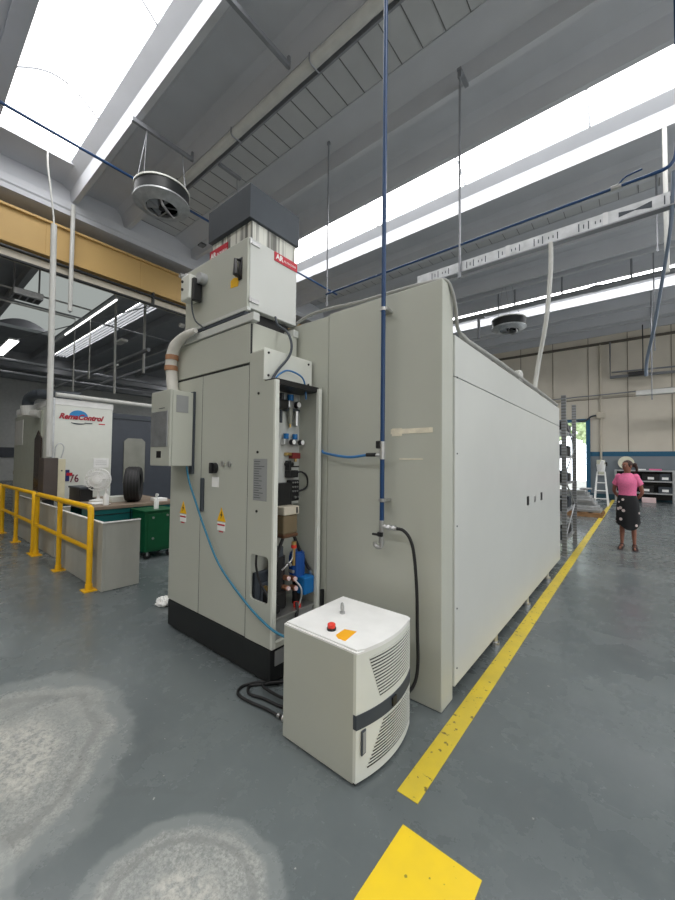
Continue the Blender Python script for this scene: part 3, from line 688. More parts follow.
# ------------------------------------------------------------------ chiller on the floor
LABP = [(-1.276, 1.566), (-1.282, 1.650), (-1.213, 1.671), (-1.195, 1.545), (-1.243, 1.543)]
c = thing('chiller_unit', 'white box-shaped cooling unit with louvred front standing on the floor', 'cooling unit', (-1.34, 1.77, 0))
CX0, CX1, CY0, CY1, CZ = -1.61, -1.095, 1.50, 2.05, .66
def cx(y, d=0): return CX1 + .048*(1-((y-1.775)/.275)**2) + d
def curved(mb, y0, y1, z0, z1, d0, d1, n=28):
    ys = [y0+(y1-y0)*i/n for i in range(n+1)]
    mb.prism([(cx(y, d1), y) for y in ys]+[(cx(y, d0), y) for y in ys[::-1]], 2, z0, z1)
    return mb
MB().box(CX0, CX1-.012, CY0, CY1, .012, CZ-.0205).done('housing', M['machine'], c)
ys = [CY0+(CY1-CY0)*i/12 for i in range(13)]
mb = MB().prism([(CX0, CY0), (CX0, CY1)]+[(cx(y, .008), y) for y in ys[::-1]], 2, CZ-.02, CZ)
es = [e for e in mb.b.edges if all(v.co.z > CZ-.001 for v in e.verts)]
bmesh.ops.bevel(mb.b, geom=es, offset=.010, segments=4, affect='EDGES'); mb.smooth = True
mb.done('lid', M['white'], c)
mb = MB(); curved(mb, CY0, CY1, .345, CZ-.0205, -.012, .006); mb.smooth = True; up = mb.done('front_cover', M['cream'], c)
mb = MB(); curved(mb, CY0, CY1, .275, .347, -.012, .0095); mb.smooth = True; bd = mb.done('dark_band', M['dark'], c)
mb = MB(); curved(mb, CY0, CY1, .02, .277, -.012, .006); mb.smooth = True; lo = mb.done('front_cover', M['cream'], c)
def grille(parent, ztop, zbot, yl_top, yl_bot, n, fill):
    pitch = (ztop-zbot)/n
    mb = MB(); ml = MB()
    for k in range(n):
        t0 = k/n; yl = yl_top+(yl_bot-yl_top)*(t0+.5/n)
        z1 = ztop-pitch*k
        curved(mb, yl, 2.032, z1-pitch, z1, .0045, .0078)
        curved(ml, yl-.004, 2.036, z1-pitch*fill, z1, .0045, .0100)
    mb.done('grille_recess', M['blackpl'], parent); ml.done('louvre_slat', M['cream'], parent)
grille(up, .608, .388, 1.578, 1.658, 13, .47)
grille(lo, .264, .066, 1.688, 1.565, 13, .30)
mb = MB(); curved(mb, 1.755, 1.795, .29, .335, .008, .018); mb.done('lock', M['blackpl'], bd)
MB().box(cx(1.545, .004), cx(1.545, .012), 1.525, 1.562, .145, .265, .003).done('sight_glass_frame', M['dark'], lo)
MB().box(cx(1.545, .010), cx(1.545, .014), 1.533, 1.554, .155, .255).done('sight_glass', M['greylab'], lo)
MB().box(CX0+.01, CX1, CY0+.01, CY1-.01, 0, .014).done('base', M['blackpl'], c)
bt = MB().cyl((-1.335, 1.60, CZ), (-1.335, 1.60, CZ+.012), .026, 20).done('button_base', M['blackpl'], c)
MB().lathe([(.001, .012), (.021, .012), (.023, .02), (.022, .032), (.012, .038), (.001, .039)], (-1.335, 1.60, CZ), 20).done('emergency_button', M['red'], bt)
MB().prism(LABP, 2, CZ, CZ+.0015).done('yellow_label', M['orangelab'], c)
mb = MB().cyl((-1.425, 1.81, CZ), (-1.425, 1.81, CZ+.012), .016, 14)
mb.tube([(-1.425+.013*math.cos(a), 1.81-.006*math.cos(a), CZ+.036+.026*math.sin(a)) for a in [2*PI*i/16-PI/2 for i in range(17)]], .006, 8, 2)
mb.done('lifting_eye', M['steel'], c)
MB().box(CX0-.012, CX0, 1.52, 1.62, .10, .34, .004).done('side_plate', M['galv'], c)

# ------------------------------------------------------------------ pipe and hoses at the enclosure front
p = thing('compressed_air_pipe', 'vertical blue compressed air pipe running up the enclosure front', 'pipe', (-1.39, 2.2, 1.1))
MB().cyl((-1.39, 2.20, 1.19), (-1.385, 2.20, 8.0), .016, 16).done('pipe', M['bluepipe'], p)
v = MB().cyl((-1.39, 2.20, 1.615), (-1.39, 2.20, 1.74), .022, 12).cyl((-1.39, 2.20, 1.64), (-1.45, 2.20, 1.645), .013, 10).done('tee_valve', M['steel'], p)
MB().box(-1.425, -1.39, 2.165, 2.19, 1.69, 1.745, .006).done('valve_lever', M['blackpl'], v)
for z in (1.33, 2.68):
    MB().box(-1.42, -1.36, 2.195, 2.28, z-.01, z+.01, .003).cyl((-1.39, 2.2, z-.012), (-1.39, 2.2, z+.012), .021, 14).done('pipe_clamp', M['steel'], p)
v = MB().cyl((-1.39, 2.20, 1.03), (-1.39, 2.20, 1.19), .018, 12).cyl((-1.39, 2.20, 1.15), (-1.27, 2.20, 1.145), .014, 10).cyl((-1.34, 2.2, 1.148), (-1.32, 2.2, 1.147), .022, 6).cyl((-1.30, 2.2, 1.147), (-1.285, 2.2, 1.146), .020, 6).done('bottom_valve', M['steel'], p)
MB().box(-1.45, -1.39, 2.165, 2.185, 1.085, 1.10, .004).box(-1.41, -1.37, 2.17, 2.19, 1.08, 1.11, .004).done('valve_lever', M['blackpl'], v)
MB().tube([(-1.39, 2.2, 1.04), (-1.39, 2.2, 1.01), (-1.41, 2.2, 1.0), (-1.44, 2.2, 1.005), (-1.445, 2.2, 1.03)], .013).done('drain_elbow', M['steel'], v)
single(MB().tube([(-1.44, 2.20, 1.645), (-1.52, 2.20, 1.645), (-1.7, 2.21, 1.63), (-1.95, 2.24, 1.66), (-2.0, 2.255, 1.68)], .010), 'air_hose', M['bluehose'], 'blue air hose between the vertical blue pipe and the open compartment', 'hose')
single(MB().tube([(-1.52, 2.195, 1.647), (-1.44, 2.195, 1.647)], .014), 'hose_sleeve', M['rubber'], 'short black sleeve on the blue hose at the pipe tee', 'hose fitting')
single(MB().tube([(-1.27, 2.20, 1.146), (-1.22, 2.20, 1.14), (-1.17, 2.20, 1.09), (-1.145, 2.21, .98), (-1.13, 2.22, .75), (-1.125, 2.22, .5), (-1.12, 2.22, .3), (-1.13, 2.2, .18), (-1.17, 2.15, .10), (-1.22, 2.12, .03), (-1.4, 2.15, .02)], .011, 10), 'rubber_hose', M['rubber'], 'black rubber hose hanging from the blue pipe valve down behind the cooling unit', 'hose')
for k, (pts, lab) in enumerate((
    ([(-2.02, 1.83, .012), (-2.12, 1.74, .012), (-2.17, 1.63, .012), (-2.12, 1.56, .012), (-2.0, 1.56, .012), (-1.85, 1.585, .012), (-1.72, 1.59, .014), (-1.60, 1.60, .02)], 'outermost black cable of the bundle on the floor by the plinth'),
    ([(-1.98, 1.83, .02), (-2.09, 1.73, .013), (-2.13, 1.66, .013), (-2.06, 1.61, .013), (-1.95, 1.64, .013), (-1.8, 1.66, .013), (-1.62, 1.70, .03)], 'middle black cable of the bundle on the floor by the plinth'),
    ([(-1.96, 1.84, .03), (-2.02, 1.76, .035), (-2.03, 1.70, .036), (-1.93, 1.70, .03), (-1.82, 1.70, .04), (-1.70, 1.73, .06), (-1.62, 1.74, .08)], 'innermost black cable of the bundle by the plinth'))):
    o = single(MB().tube(pts, .0095, 10), 'floor_cable', M['rubber'], lab, 'cable', 'cables on the floor behind the cooling unit')
mb = MB().cyl((-1.70, 1.735, .06), (-1.66, 1.74, .07), .016, 12).cyl((-1.75, 1.59, .018), (-1.73, 1.59, .018), .016, 10).cyl((-1.71, 1.59, .018), (-1.69, 1.595, .018), .018, 10)
single(mb, 'cable_gland', M['steel'], 'small metal couplings on the floor cables beside the cooling unit', 'coupling')
single(MB().tube([(-1.68, 1.66, .12), (-1.66, 1.67, .2), (-1.66, 1.68, .35)], .02).box(-1.69, -1.64, 1.6, 1.62, .04, .36, .008), 'pipe_stub', M['galv'], 'pale upright duct strip squeezed between plinth and cooling unit', 'pipe')

# ------------------------------------------------------------------ overhead items
Y0 = 5.4
t = thing('busbar_trunking', 'long grey overhead busbar trunking with stencilled marks across the hall', 'busbar', (-.5, Y0, 4.45))
MB().box(-2.75, 7.4, Y0-.03, Y0+.03, 4.455, 4.61, .004).done('trunking', M['galv'], t)
MB().box(-2.75, 7.4, Y0-.05, Y0+.05, 4.44, 4.455).done('bottom_flange', M['rod'], t)
mb = MB()
def dash(x, w=.012, h=.10): mb.box(x, x+w, Y0-.0325, Y0-.03, 4.53-h/2, 4.53+h/2)
for gx in (-2.5, -1.95, -1.5, -1.05, -.55, .25, .62):
    for dx, hh in ((0, .10), (.05, .05), (.10, .10), (.17, .035), (.22, .035), (.27, .09)): dash(gx+dx, .012, hh)
mb.prism([(-.15, 4.50), (-.15, 4.56), (.0, 4.535), (.15, 4.57), (.15, 4.49), (.0, 4.525)], 1, Y0-.0325, Y0-.03)
mb.done('stencil_mark', M['dark'], t)
mb = MB()
for x in (-1.4, -.3, 1.1): mb.box(x, x+.05, Y0-.035, Y0+.035, 4.45, 4.615)
split(mb, 'joint_clip', M['steel'], t)
def rod(x, y, z0, z1, lab, grp=None, r=.013, m='rod'):
    o = thing('hanger_rod', lab, 'hanger rod', (x, y, z0), grp)
    MB().cyl((x, y, z0), (x, y, z1), r, 8).done('rod', M[m], o)
    MB().box(x-.025, x+.025, y-.015, y+.015, z0-.03, z0+.05, .004).done('clamp', M['rod'], o)
    MB().box(x-.03, x+.03, y-.02, y+.02, z1-.12, z1, .004).done('anchor', M['rod'], o)
    return o
single(MB().box(-2.07, -2.01, 5.30, 5.64, 7.53, 7.57), 'rib_bracket', M['rod'], 'short flat bracket on the roof rib at the top of the nearer hanger rod', 'bracket')
rod(-2.04, Y0-.06, 4.38, 7.56, 'hanger rod above the near corner of the enclosure holding the busbar', None, .018)
rod(-4.70, Y0-.02, 4.65, 7.99, 'hanger rod behind the filter unit hood, left of the blue pipe', None, .016)
t = thing('air_line', 'thin blue air line running across the hall above the busbar', 'pipe', (-2, Y0-.05, 4.87))
MB().cyl((-4.7, Y0-.05, 4.855), (.16, Y0-.05, 4.86), .017, 12).tube([(.14, Y0-.05, 4.86), (.27, Y0-.05, 4.87), (.335, Y0-.05, 4.93), (.36, Y0-.05, 5.05), (.37, Y0-.05, 5.25)], .02).done('pipe', M['bluepipe'], t)
MB().cyl((-.22, Y0-.05, 4.862), (-.12, Y0-.05, 4.862), .028, 10).done('ball_valve', M['steel'], t)
MB().tube([(-.14, Y0-.06, 4.88), (-.08, Y0-.07, 4.93), (.07, Y0-.07, 4.95)], .01).done('valve_lever', M['bluepipe'], t)
MB().tube([(.37, Y0-.05, 5.25), (.37, Y0-.05, 7.98)], .017).done('riser', M['bluepipe'], t)
single(MB().cyl((-7.50, -4, 7.06), (-7.44, 9.0, 6.93), .025, 12), 'air_line', M['bluepipe'], 'blue air line passing under the left skylight and behind the filter hood', 'pipe')
# round duct and cross bars
t = thing('round_duct', 'long pale round duct hung below the roof planks', 'duct', (-2, 3.75, 7.4))
MB().cyl((-8.3, 3.77, 7.41), (7.4, 3.77, 7.41), .085, 24).done('duct', M['duct'], t)
MB().box(-8.3, 7.4, 3.88, 3.91, 7.33, 7.42).done('support_rail', M['rod'], t)
mb = MB()
for i in range(8): mb.tube([(-7.4+i*1.9, 3.675, 7.46), (-7.4+i*1.9, 3.69, 7.33), (-7.4+i*1.9, 3.89, 7.33)], .012, 6)
split(mb, 'duct_clamp', M['rod'], t)
for x, lab in ((-3.95, 'grey strut bar crossing the roof rib at the top centre'), (-6.67, 'grey strut bar above the round ceiling fan'), (1.0, 'grey strut bar near the right edge of the roof')):
    single(MB().box(x-.03, x+.03, 2.5, 3.60, 7.40, 7.47, .004).box(x-.02, x+.02, 3.58, 3.62, 7.40, 7.58), 'strut_bar', M['rod'], lab, 'strut')
single(MB().box(-6.4, -6.33, 4.0, 4.5, 7.42, 7.47).cyl((-6.36, 4.42, 6.95), (-6.36, 4.42, 7.42), .008, 6).lathe([(.10, -.012), (.12, -.012), (.12, .012), (.10, .012)], (-6.36, 4.42, 6.83), 20, 'y', closed=True),
       'hook_bracket', M['rod'], 'bracket with a hanging ring above the filter unit hood', 'bracket')
# ceiling fans
def ceiling_fan(loc, s, lab, wires):
    x, y, z = loc
    f = thing('ceiling_fan', lab, 'fan', loc)
    MB().lathe([(.36*s, .0), (.43*s, .0), (.43*s, .22*s), (.36*s, .22*s)], loc, 40, closed=True).done('drum', M['black'], f)
    MB().lathe([(.40*s, .215*s), (.445*s, .215*s), (.445*s, .24*s), (.40*s, .24*s)], loc, 40, closed=True).done('top_ring', M['cream'], f)
    MB().lathe([(.25*s, -.07*s), (.265*s, -.075*s), (.36*s, -.01*s), (.445*s, -.005*s), (.445*s, .02*s), (.26*s, .0)], loc, 40, closed=True).done('bottom_ring', M['galv'], f)
    MB().lathe([(.001, .16*s), (.36*s, .16*s), (.36*s, .18*s), (.001, .18*s)], loc, 32).done('back_plate', M['blackpl'], f)
    mb = MB()
    for k in range(6):
        a = 2*PI*k/6; ca, sa = math.cos(a), math.sin(a)
        P = []
        for (r_, w) in ((.05, .05), (.235, .13)):
            for sg in (-1, 1): P.append((x+s*(r_*ca-sg*w/2*sa), y+s*(r_*sa+sg*w/2*ca), z+s*(-.03+sg*.03)))
        vs = [mb.b.verts.new(p_) for p_ in (P[0], P[1], P[3], P[2])]; mb.b.faces.new(vs)
        vs2 = [mb.b.verts.new((v_.co.x, v_.co.y, v_.co.z+.006)) for v_ in vs]; mb.b.faces.new(vs2[::-1])
        for i in range(4): mb.b.faces.new((vs[i], vs2[i], vs2[(i+1) % 4], vs[(i+1) % 4]))
    split(mb, 'blade', M['rod'], f)
    MB().cyl((x, y, z-.08*s), (x, y, z+.05*s), .05*s, 16).done('motor_hub', M['blackpl'], f)
    MB().tube([(x+.22*s, y-.12*s, z-.07*s), (x+.24*s, y-.10*s, z-.16*s), (x+.06*s, y+.16*s, z-.16*s), (x-.02*s, y+.24*s, z-.07*s)], .012, 6, 2, True).tube([(x-.22*s, y-.02*s, z-.07*s), (x-.14*s, y-.0*s, z-.15*s), (x+.14*s, y+.04*s, z-.15*s)], .01, 6, 2, True).done('guard_bracket', M['steel'], f)
    mb = MB()
    for (ax, ay, bx, by, bz) in wires: mb.cyl((x+ax*s, y+ay*s, z+.23*s), (bx, by, bz), .006, 6)
    split(mb, 'suspension_wire', M['rod'], f)
ceiling_fan((-6.42, 2.93, 6.05), 1.02, 'round drum ceiling fan hanging under the left skylight', [(-.3, -.2, -6.67, 2.75, 7.40), (-.1, -.38, -6.67, 2.75, 7.40), (.25, .3, -6.67, 3.4, 7.40), (.05, .4, -6.67, 3.4, 7.40)])
ceiling_fan((-3.3, 13.0, 6.08), 1.2, 'round black ceiling fan far back beneath the second skylight', [(-.3, 0, -3.5, 13, 7.5), (.3, 0, -3.2, 13, 7.5), (0, .3, -3.4, 13, 7.5)])
single(MB().tube([(-4.25, 12.9, 6.62), (-4.25, 12.9, 5.9)], .05, 8).tube([(-4.25, 12.9, 6.62), (-4.05, 12.9, 6.62)], .05, 8), 'bracket_pipe', M['rod'], 'grey bracket pipe dropping beside the far black ceiling fan', 'bracket')
# pipe under second skylight
t = thing('overhead_pipe', 'dark pipe run hung in front of the far skylight', 'pipe', (-1.5, 14.0, 7.18))
MB().cyl((-9.5, 14.0, 7.12), (7.3, 14.0, 7.12), .085, 12).done('pipe', M['rod'], t)
mb = MB()
for x in (-9, -5.8, -3.9, -3.35, -1.9, -.1): mb.cyl((x, 14.0, 7.15), (x, 14.0, 7.99), .03, 8)
split(mb, 'hanger', M['rod'], t)
single(MB().lathe([(.001, -.02), (.22, -.02), (.26, .03), (.10, .05), (.001, .05)], (-1.02, 14.6, 7.35), 24).cyl((-1.02, 14.6, 7.4), (-1.02, 14.6, 7.57), .015), 'lamp_disc', M['rod'], 'flat round lamp housing hanging in front of the far skylight', 'lamp')
# right-hand cluster of droppers
single(MB().cyl((.42, 8.4, 4.9), (.42, 8.57, 7.57), .035, 10), 'white_post', M['duct'], 'pale thick hanger post at the right edge in front of the skylight beam', 'hanger rod')
single(MB().tube([(.33, 5.34, 4.80), (.31, 5.4, 4.3), (.26, 5.6, 3.9), (.17, 5.9, 3.3), (.10, 6.2, 2.95), (.09, 6.25, 2.75)], .018, 8), 'slanting_pipe', mat('grey_blue_pipe', srgb(95, 108, 125), .4), 'blue-grey pipe slanting down from the air line at the right edge', 'pipe')
for x, y, z0, lab in ((.35, 9.9, 6.0, 'short thick hanger rod crossed by the slanting pipe just below the busbar'), (.40, 13.9, 4.9, 'dark hanger rod left of the slanting pipe passing in front of the far skylight'), (.42, 17.4, 5.0, 'hanger rod whose top ends just below the far skylight'), (.45, 19.2, 4.2, 'farthest thin hanger rod by the slanting pipe before the back wall')):
    rod(x, y, z0, 7.99, lab, None, .018)
t = thing('conduit_loop', 'rectangular loop of grey conduit before the cream back wall', 'conduit', (0, 20.6, 5.6))
MB().tube([(-.95, 20.8, 7.15), (-.95, 20.8, 5.55), (7.3, 20.8, 5.35)], .035, 8, 2, True).tube([(-.90, 20.7, 5.75), (7.3, 20.7, 5.55)], .035, 8, 2, True).done('conduit', M['rod'], t)
single(MB().box(-.3, .35, 20.3, 20.5, 5.42, 5.60, .02).cyl((.2, 20.4, 5.6), (.2, 20.4, 7.6), .02), 'camera_housing', M['blackpl'], 'small black housing hanging at the grey conduit loop', 'box')
single(MB().box(-.05, 7.3, 19.4, 19.7, 4.42, 4.62, .01), 'cable_tray', M['duct'], 'pale cable tray hanging before the back wall at the right edge', 'cable tray')
single(MB().tube([(-6, 20.83, 4.70), (7.4, 20.83, 4.95)], .028, 8), 'thin_conduit', M['rod'], 'long thin dark conduit along the cream back wall', 'conduit')
# left poles
single(MB().tube([(-8.6, 1.82, 7.55), (-8.6, 1.77, 7.40), (-8.6, 1.78, 7.1), (-8.6, 1.83, 6.7), (-8.6, 1.89, 6.2), (-8.6, 1.90, 5.9)], .016, 8).cyl((-8.6, 1.83, 7.54), (-8.6, 1.83, 7.98), .012, 8), 'flexible_cable', M['duct'], 'thin grey cable curving down below the left skylight to the long pole', 'cable')
single(MB().cyl((-8.6, 1.90, 6.05), (-8.6, 1.94, 1.62), .05, 14), 'drop_pole', M['duct'], 'long pale pole hanging in front of the white machine with the red logo', 'pole')
rod(-10.17, 2.60, 5.0, 7.5, 'pale hanger pole fixed to the end of the roof rib, right of the long pole', None, .045, 'duct')
# ------------------------------------------------------------------ left: safety rail
def railing(x0, x1, y, lab):
    r = thing('safety_railing', lab, 'railing', ((x0+x1)/2, y, 0), 'yellow railings by the grey bins')
    R = .033
    MB().tube([(x0, y, .06), (x0, y, .95), (x0+.012, y, .985), (x0+.05, y, 1.0), (x1-.05, y, 1.0), (x1-.012, y, .985), (x1, y, .95), (x1, y, .06)], R, 12, 3, True).done('top_rail', M['yellow'], r)
    MB().cyl((x0, y, .50), (x1, y, .50), R*.85, 12).done('mid_rail', M['yellow'], r)
    xm = (x0+x1)/2
    MB().cyl((xm, y, .01), (xm, y, .98), R*.95, 12).done('post', M['yellow'], r)
    for x in (x0, xm, x1): MB().box(x-.08, x+.08, y-.07, y+.07, 0, .012).cyl((x, y, .01), (x, y, .08), R*1.2, 12).done('foot_plate', M['yellow'], r)
railing(-7.66, -5.17, 1.60, 'nearest section of yellow tubular safety railing before the grey bin')
railing(-10.45, -7.86, 1.60, 'middle section of yellow tubular safety railing, past the nearest one')
railing(-13.3, -10.70, 1.60, 'farthest section of yellow tubular railing at the left edge')
def guard(x0, x1, y0, y1, h, lab):
    b = thing('guard_panel', lab, 'guard panel', ((x0+x1)/2, (y0+y1)/2, 0))
    MB().box(x0, x1, y0, y0+.03, .005, h, .004).done('front_sheet', M['bin'], b)
    MB().box(x1-.03, x1, y0+.03, y1, .005, h, .004).done('side_sheet', M['bin'], b)
    MB().box(x0-.01, x1+.012, y0-.012, y0+.02, h, h+.012).box(x1-.02, x1+.012, y0+.02, y1, h, h+.012).done('rim', M['white'], b); return b
guard(-6.80, -4.975, 1.67, 2.10, .82, 'large grey sheet-metal guard panel behind the nearest yellow railing')
guard(-8.45, -7.25, 1.75, 1.95, .80, 'narrow grey guard panel just left of the large one')
guard(-9.8, -8.6, 1.75, 1.81, .82, 'farthest grey guard panel behind the middle railing')
# work bench with teal drawers
b = thing('work_bench', 'long workbench with worn top and teal drawer units below', 'workbench', (-7.8, 2.6, 0))
MB().box(-8.35, -6.55, 2.0, 3.45, .79, .84, .005).done('bench_top', M['woodtop'], b)
for x0, x1 in ((-6.95, -6.57), (-8.3, -7.9)):
    q = MB().box(x0, x1, 2.02, 2.60, .0, .79, .005).box(x0, x1, 2.62, 3.30, .0, .79, .005).done('drawer_unit', M['teal'], b)
    mb = MB()
    for z in (.2, .4, .58, .7): mb.box(x1, x1+.006, 2.05, 3.25, z, z+.012)
    mb.done('drawer_gap', M['blackpl'], q)
MB().box(-7.9, -6.95, 3.2, 3.28, .3, .79).done('back_board', M['teal'], b)
# green tool cart
g = thing('tool_cart', 'dark green metal tool cart on castors beside the grey bin', 'tool cart', (-6.3, 2.85, 0))
MB().box(-6.60, -6.12, 2.62, 3.10, .12, .76, .008).done('cabinet', M['green'], g)
MB().box(-6.62, -6.10, 2.60, 3.12, .755, .775, .004).done('top_tray', M['green'], g)
MB().box(-6.122, -6.112, 2.66, 3.06, .16, .72, .004).done('door', M['green'], g)
for (y, z) in ((2.74, .66), (2.74, .33), (2.97, .68)): MB().cyl((-6.114, y, z), (-6.10, y, z), .018, 12).done('knob', M['steel'], g)
for (x, y) in ((-6.55, 2.68), (-6.18, 2.68), (-6.55, 3.04), (-6.18, 3.04)):
    w = MB().cyl((x-.015, y, .05), (x+.015, y, .05), .05, 18).done('castor', M['rubber'], g)
    MB().box(x-.02, x+.02, y-.015, y+.015, .05, .125).done('fork', M['steel'], w)
g.location.x += .08
# tyre on the bench end
t = thing('spare_tyre', 'black rubber tyre standing on the end of the workbench', 'tyre', (-6.95, 2.83, .84))
prof = [(.19, -.10), (.25, -.125), (.29, -.115), (.305, -.08), (.31, 0), (.305, .08), (.29, .115), (.25, .125), (.19, .10), (.185, 0)]
MB().lathe(prof, (-6.95, 2.80, 1.15), 40, 'y', closed=True).done('tyre', M['rubber'], t)
mb = MB()
for dy in (-.07, -.025, .025, .07): mb.lathe([(.302, dy-.006), (.313, dy-.006), (.313, dy+.006), (.302, dy+.006)], (-6.95, 2.80, 1.15), 40, 'y', closed=True)
mb.done('tread', mat('tyre_tread', (.03, .03, .032), .6), t)
MB().lathe([(.001, -.06), (.19, -.06), (.19, .06), (.001, .06)], (-6.95, 2.80, 1.15), 32, 'y').done('hub', M['dark'], t)
t.rotation_euler.z = math.radians(-30)
# desk fan
f = thing('desk_fan', 'white round desk fan on the workbench in front of the white machine', 'fan', (-7.5, 2.42, .84))
cF = Vector((-7.5, 2.42, 1.22)); dirv = Vector((.86, -.5, .05)).normalized()
q = Vector((0, 0, 1)).rotation_difference(dirv).to_matrix()
def FP(r, a, h): return cF + q @ Vector((r*math.cos(a), r*math.sin(a), h))
mb = MB()
for r_, h_ in ((.20, 0), (.20, .03), (.14, .07), (.07, .085), (.15, -.05)):
    mb.tube([FP(r_, 2*PI*i/24, h_) for i in range(25)], .009, 6, 1, True)
mb.done('guard_ring', M['white'], f)
mb = MB()
for i in range(28):
    a = 2*PI*i/28; mb.tube([FP(.05, a, .088), FP(.14, a, .07), FP(.20, a, .03), FP(.20, a, 0), FP(.15, a, -.05), FP(.06, a, -.07)], .004, 5, 1, True)
mb.done('guard_wire', M['white'], f)
mb = MB()
for k in range(4):
    a0 = 2*PI*k/4
    vs = [mb.b.verts.new(FP(r_, a0+da, h_)) for r_, da, h_ in ((.04, -.3, .0), (.17, -.45, .02), (.175, .45, -.02), (.04, .5, -.005))]; mb.b.faces.new(vs)
    vs = [mb.b.verts.new(FP(r_, a0+da, h_-.004)) for r_, da, h_ in ((.04, -.3, .0), (.17, -.45, .02), (.175, .45, -.02), (.04, .5, -.005))]; mb.b.faces.new(vs[::-1])
split(mb, 'fan_blade', M['white'], f)
MB().cyl(FP(0, 0, -.12), FP(0, 0, .0), .055, 18).done('motor', M['white'], f)
MB().cyl(FP(0, 0, .075), FP(0, 0, .095), .05, 18).done('guard_badge', M['white'], f)
MB().cyl((-7.53, 2.44, .86), (-7.53, 2.44, 1.18), .024, 14).done('stand', M['white'], f)
MB().lathe([(.001, .0), (.14, .0), (.14, .015), (.06, .035), (.001, .035)], (-7.5, 2.43, .84), 28).done('base', M['white'], f)
# bench clutter
def bottle(x, y, z, s, lab):
    o = thing('spray_bottle', lab, 'bottle', (x, y, z))
    MB().lathe([(.001, 0), (.035*s, 0), (.035*s, .12*s), (.014*s, .16*s), (.001, .16*s)], (x, y, z), 16).done('body', M['white'], o)
    MB().cyl((x, y, z+.16*s), (x, y, z+.20*s), .016*s, 12).box(x-.012, x+.05*s, y-.012, y+.012, z+.19*s, z+.225*s, .004).done('nozzle', M['white'], o)
bottle(-6.75, 2.30, .84, 1.2, 'white bottle on the bench just left of the tyre'); bottle(-6.24, 2.88, .775, 1.1, 'white bottle on top of the green tool cart')
for x, y, w, d_, hh, m_, lab, cat in ((-7.05, 2.3, .16, .12, .012, 'paper', 'loose white papers beside the desk fan base', 'paper'), (-7.2, 2.62, .15, .12, .09, 'cream', 'low cream carton on the bench behind the white bottle', 'box'),
    (-6.8, 3.18, .12, .10, .05, 'paper', 'white folded paper stack right of the tyre', 'paper'), (-7.0, 3.28, .1, .05, .03, 'redlab', 'small red packet on the bench right of the tyre', 'packet'),
    (-8.0, 2.38, .2, .11, .03, 'blackpl', 'black flat tray on the bench left of the desk fan', 'tray'), (-7.75, 2.28, .12, .08, .015, 'blueknob', 'blue folder on the bench left of the desk fan', 'folder')):
    single(MB().box(x-w, x+w, y-d_, y+d_, .841, .841+hh, .003), 'carton' if cat == 'box' else cat, M[m_], lab, cat)
# dark printer/box left of fan
o = thing('black_toolbox', 'black toolbox with grey lid in front of the red and blue sticker', 'toolbox', (-7.85, 2.05, .8))
MB().box(-8.15, -7.55, 2.16, 2.36, .841, 1.06, .012).done('body', M['blackpl'], o)
MB().box(-8.17, -7.53, 2.15, 2.37, 1.055, 1.09, .006).done('lid', M['dark'], o)
# control box on pole
o = thing('control_cabinet', 'dark brown control box with cream side below the long hanging pole', 'control box', (-8.6, 2.02, .5))
MB().box(-8.78, -8.42, 1.83, 2.05, .82, 1.60, .01).done('housing', mat('brown_grey_paint', srgb(82, 74, 70), .5), o)
MB().box(-8.70, -8.44, 2.05, 2.17, .84, 1.58, .008).done('side_box', mat('cream_box', srgb(214, 208, 180), .5), o)
MB().box(-8.70, -8.50, 1.90, 2.02, .0, .82).done('stand', M['dark'], o)
MB().tube([(-8.55, 2.02, 1.60), (-8.55, 2.03, 1.80), (-8.55, 2.10, 1.88), (-8.55, 2.16, 1.80), (-8.55, 2.12, 1.60)], .01).done('cable_loop', M['galv'], o)
MB().cyl((-8.44, 2.11, 1.36), (-8.43, 2.11, 1.36), .014, 10).done('lock', M['dark'], o)
o = thing('desk_monitor', 'black low console at the far left with a white handset on it', 'console', (-9.3, 2.0, .8))
MB().box(-9.55, -8.85, 2.01, 2.06, .86, 1.20, .01).box(-9.3, -9.1, 2.01, 2.05, .0, .86).done('body', M['blackpl'], o)
single(MB().box(-9.4, -9.1, 1.99, 2.06, 1.20, 1.26, .02).tube([(-9.25, 2.02, 1.26), (-9.1, 2.02, 1.34), (-9.02, 2.02, 1.44)], .02), 'handset', M['white'], 'white and grey handset lying on the black console', 'telephone')

# ---- white machine with logo
m = thing('white_machine', 'big white processing machine with red logo and dark sliding door', 'machine', (-10.5, 3.2, 0))
MB().box(-12.2, -9.0, 2.07, 3.15, .05, 2.78, .02).done('front_cover', M['cream'], m)
MB().box(-12.2, -8.99, 2.06, 3.16, 2.66, 2.80, .02).done('top_edge', M['white'], m)
MB().box(-9.005, -8.96, 2.068, 2.10, .05, 2.78).done('corner_trim', M['galv'], m)
dk = MB().box(-11.8, -9.08, 3.15, 5.6, .05, 2.62, .01).done('sliding_door', M['darkmach'], m)
MB().prism([(3.42, 1.05), (3.88, 1.05), (3.88, 2.0), (3.80, 2.07), (3.5, 2.07), (3.42, 2.0)], 0, -9.085, -9.05).done('window', M['glass_lit'], dk)
MB().box(-9.12, -9.05, 3.16, 5.6, 2.50, 2.56).done('door_track', M['dark'], dk)
MB().box(-12.2, -9.02, 5.6, 7.5, .05, 2.5, .01).done('rear_cover', M['cream'], m)
MB().cyl((-8.95, 2.10, 2.86), (-8.95, 7.2, 2.84), .045, 14).done('top_pipe', M['duct'], m)
sd = MB().box(-12.2, -9.7, 2.045, 2.075, .1, 2.6, .005).done('side_cover', mat('greenish_grey_paint', srgb(170, 174, 162), .5), m)
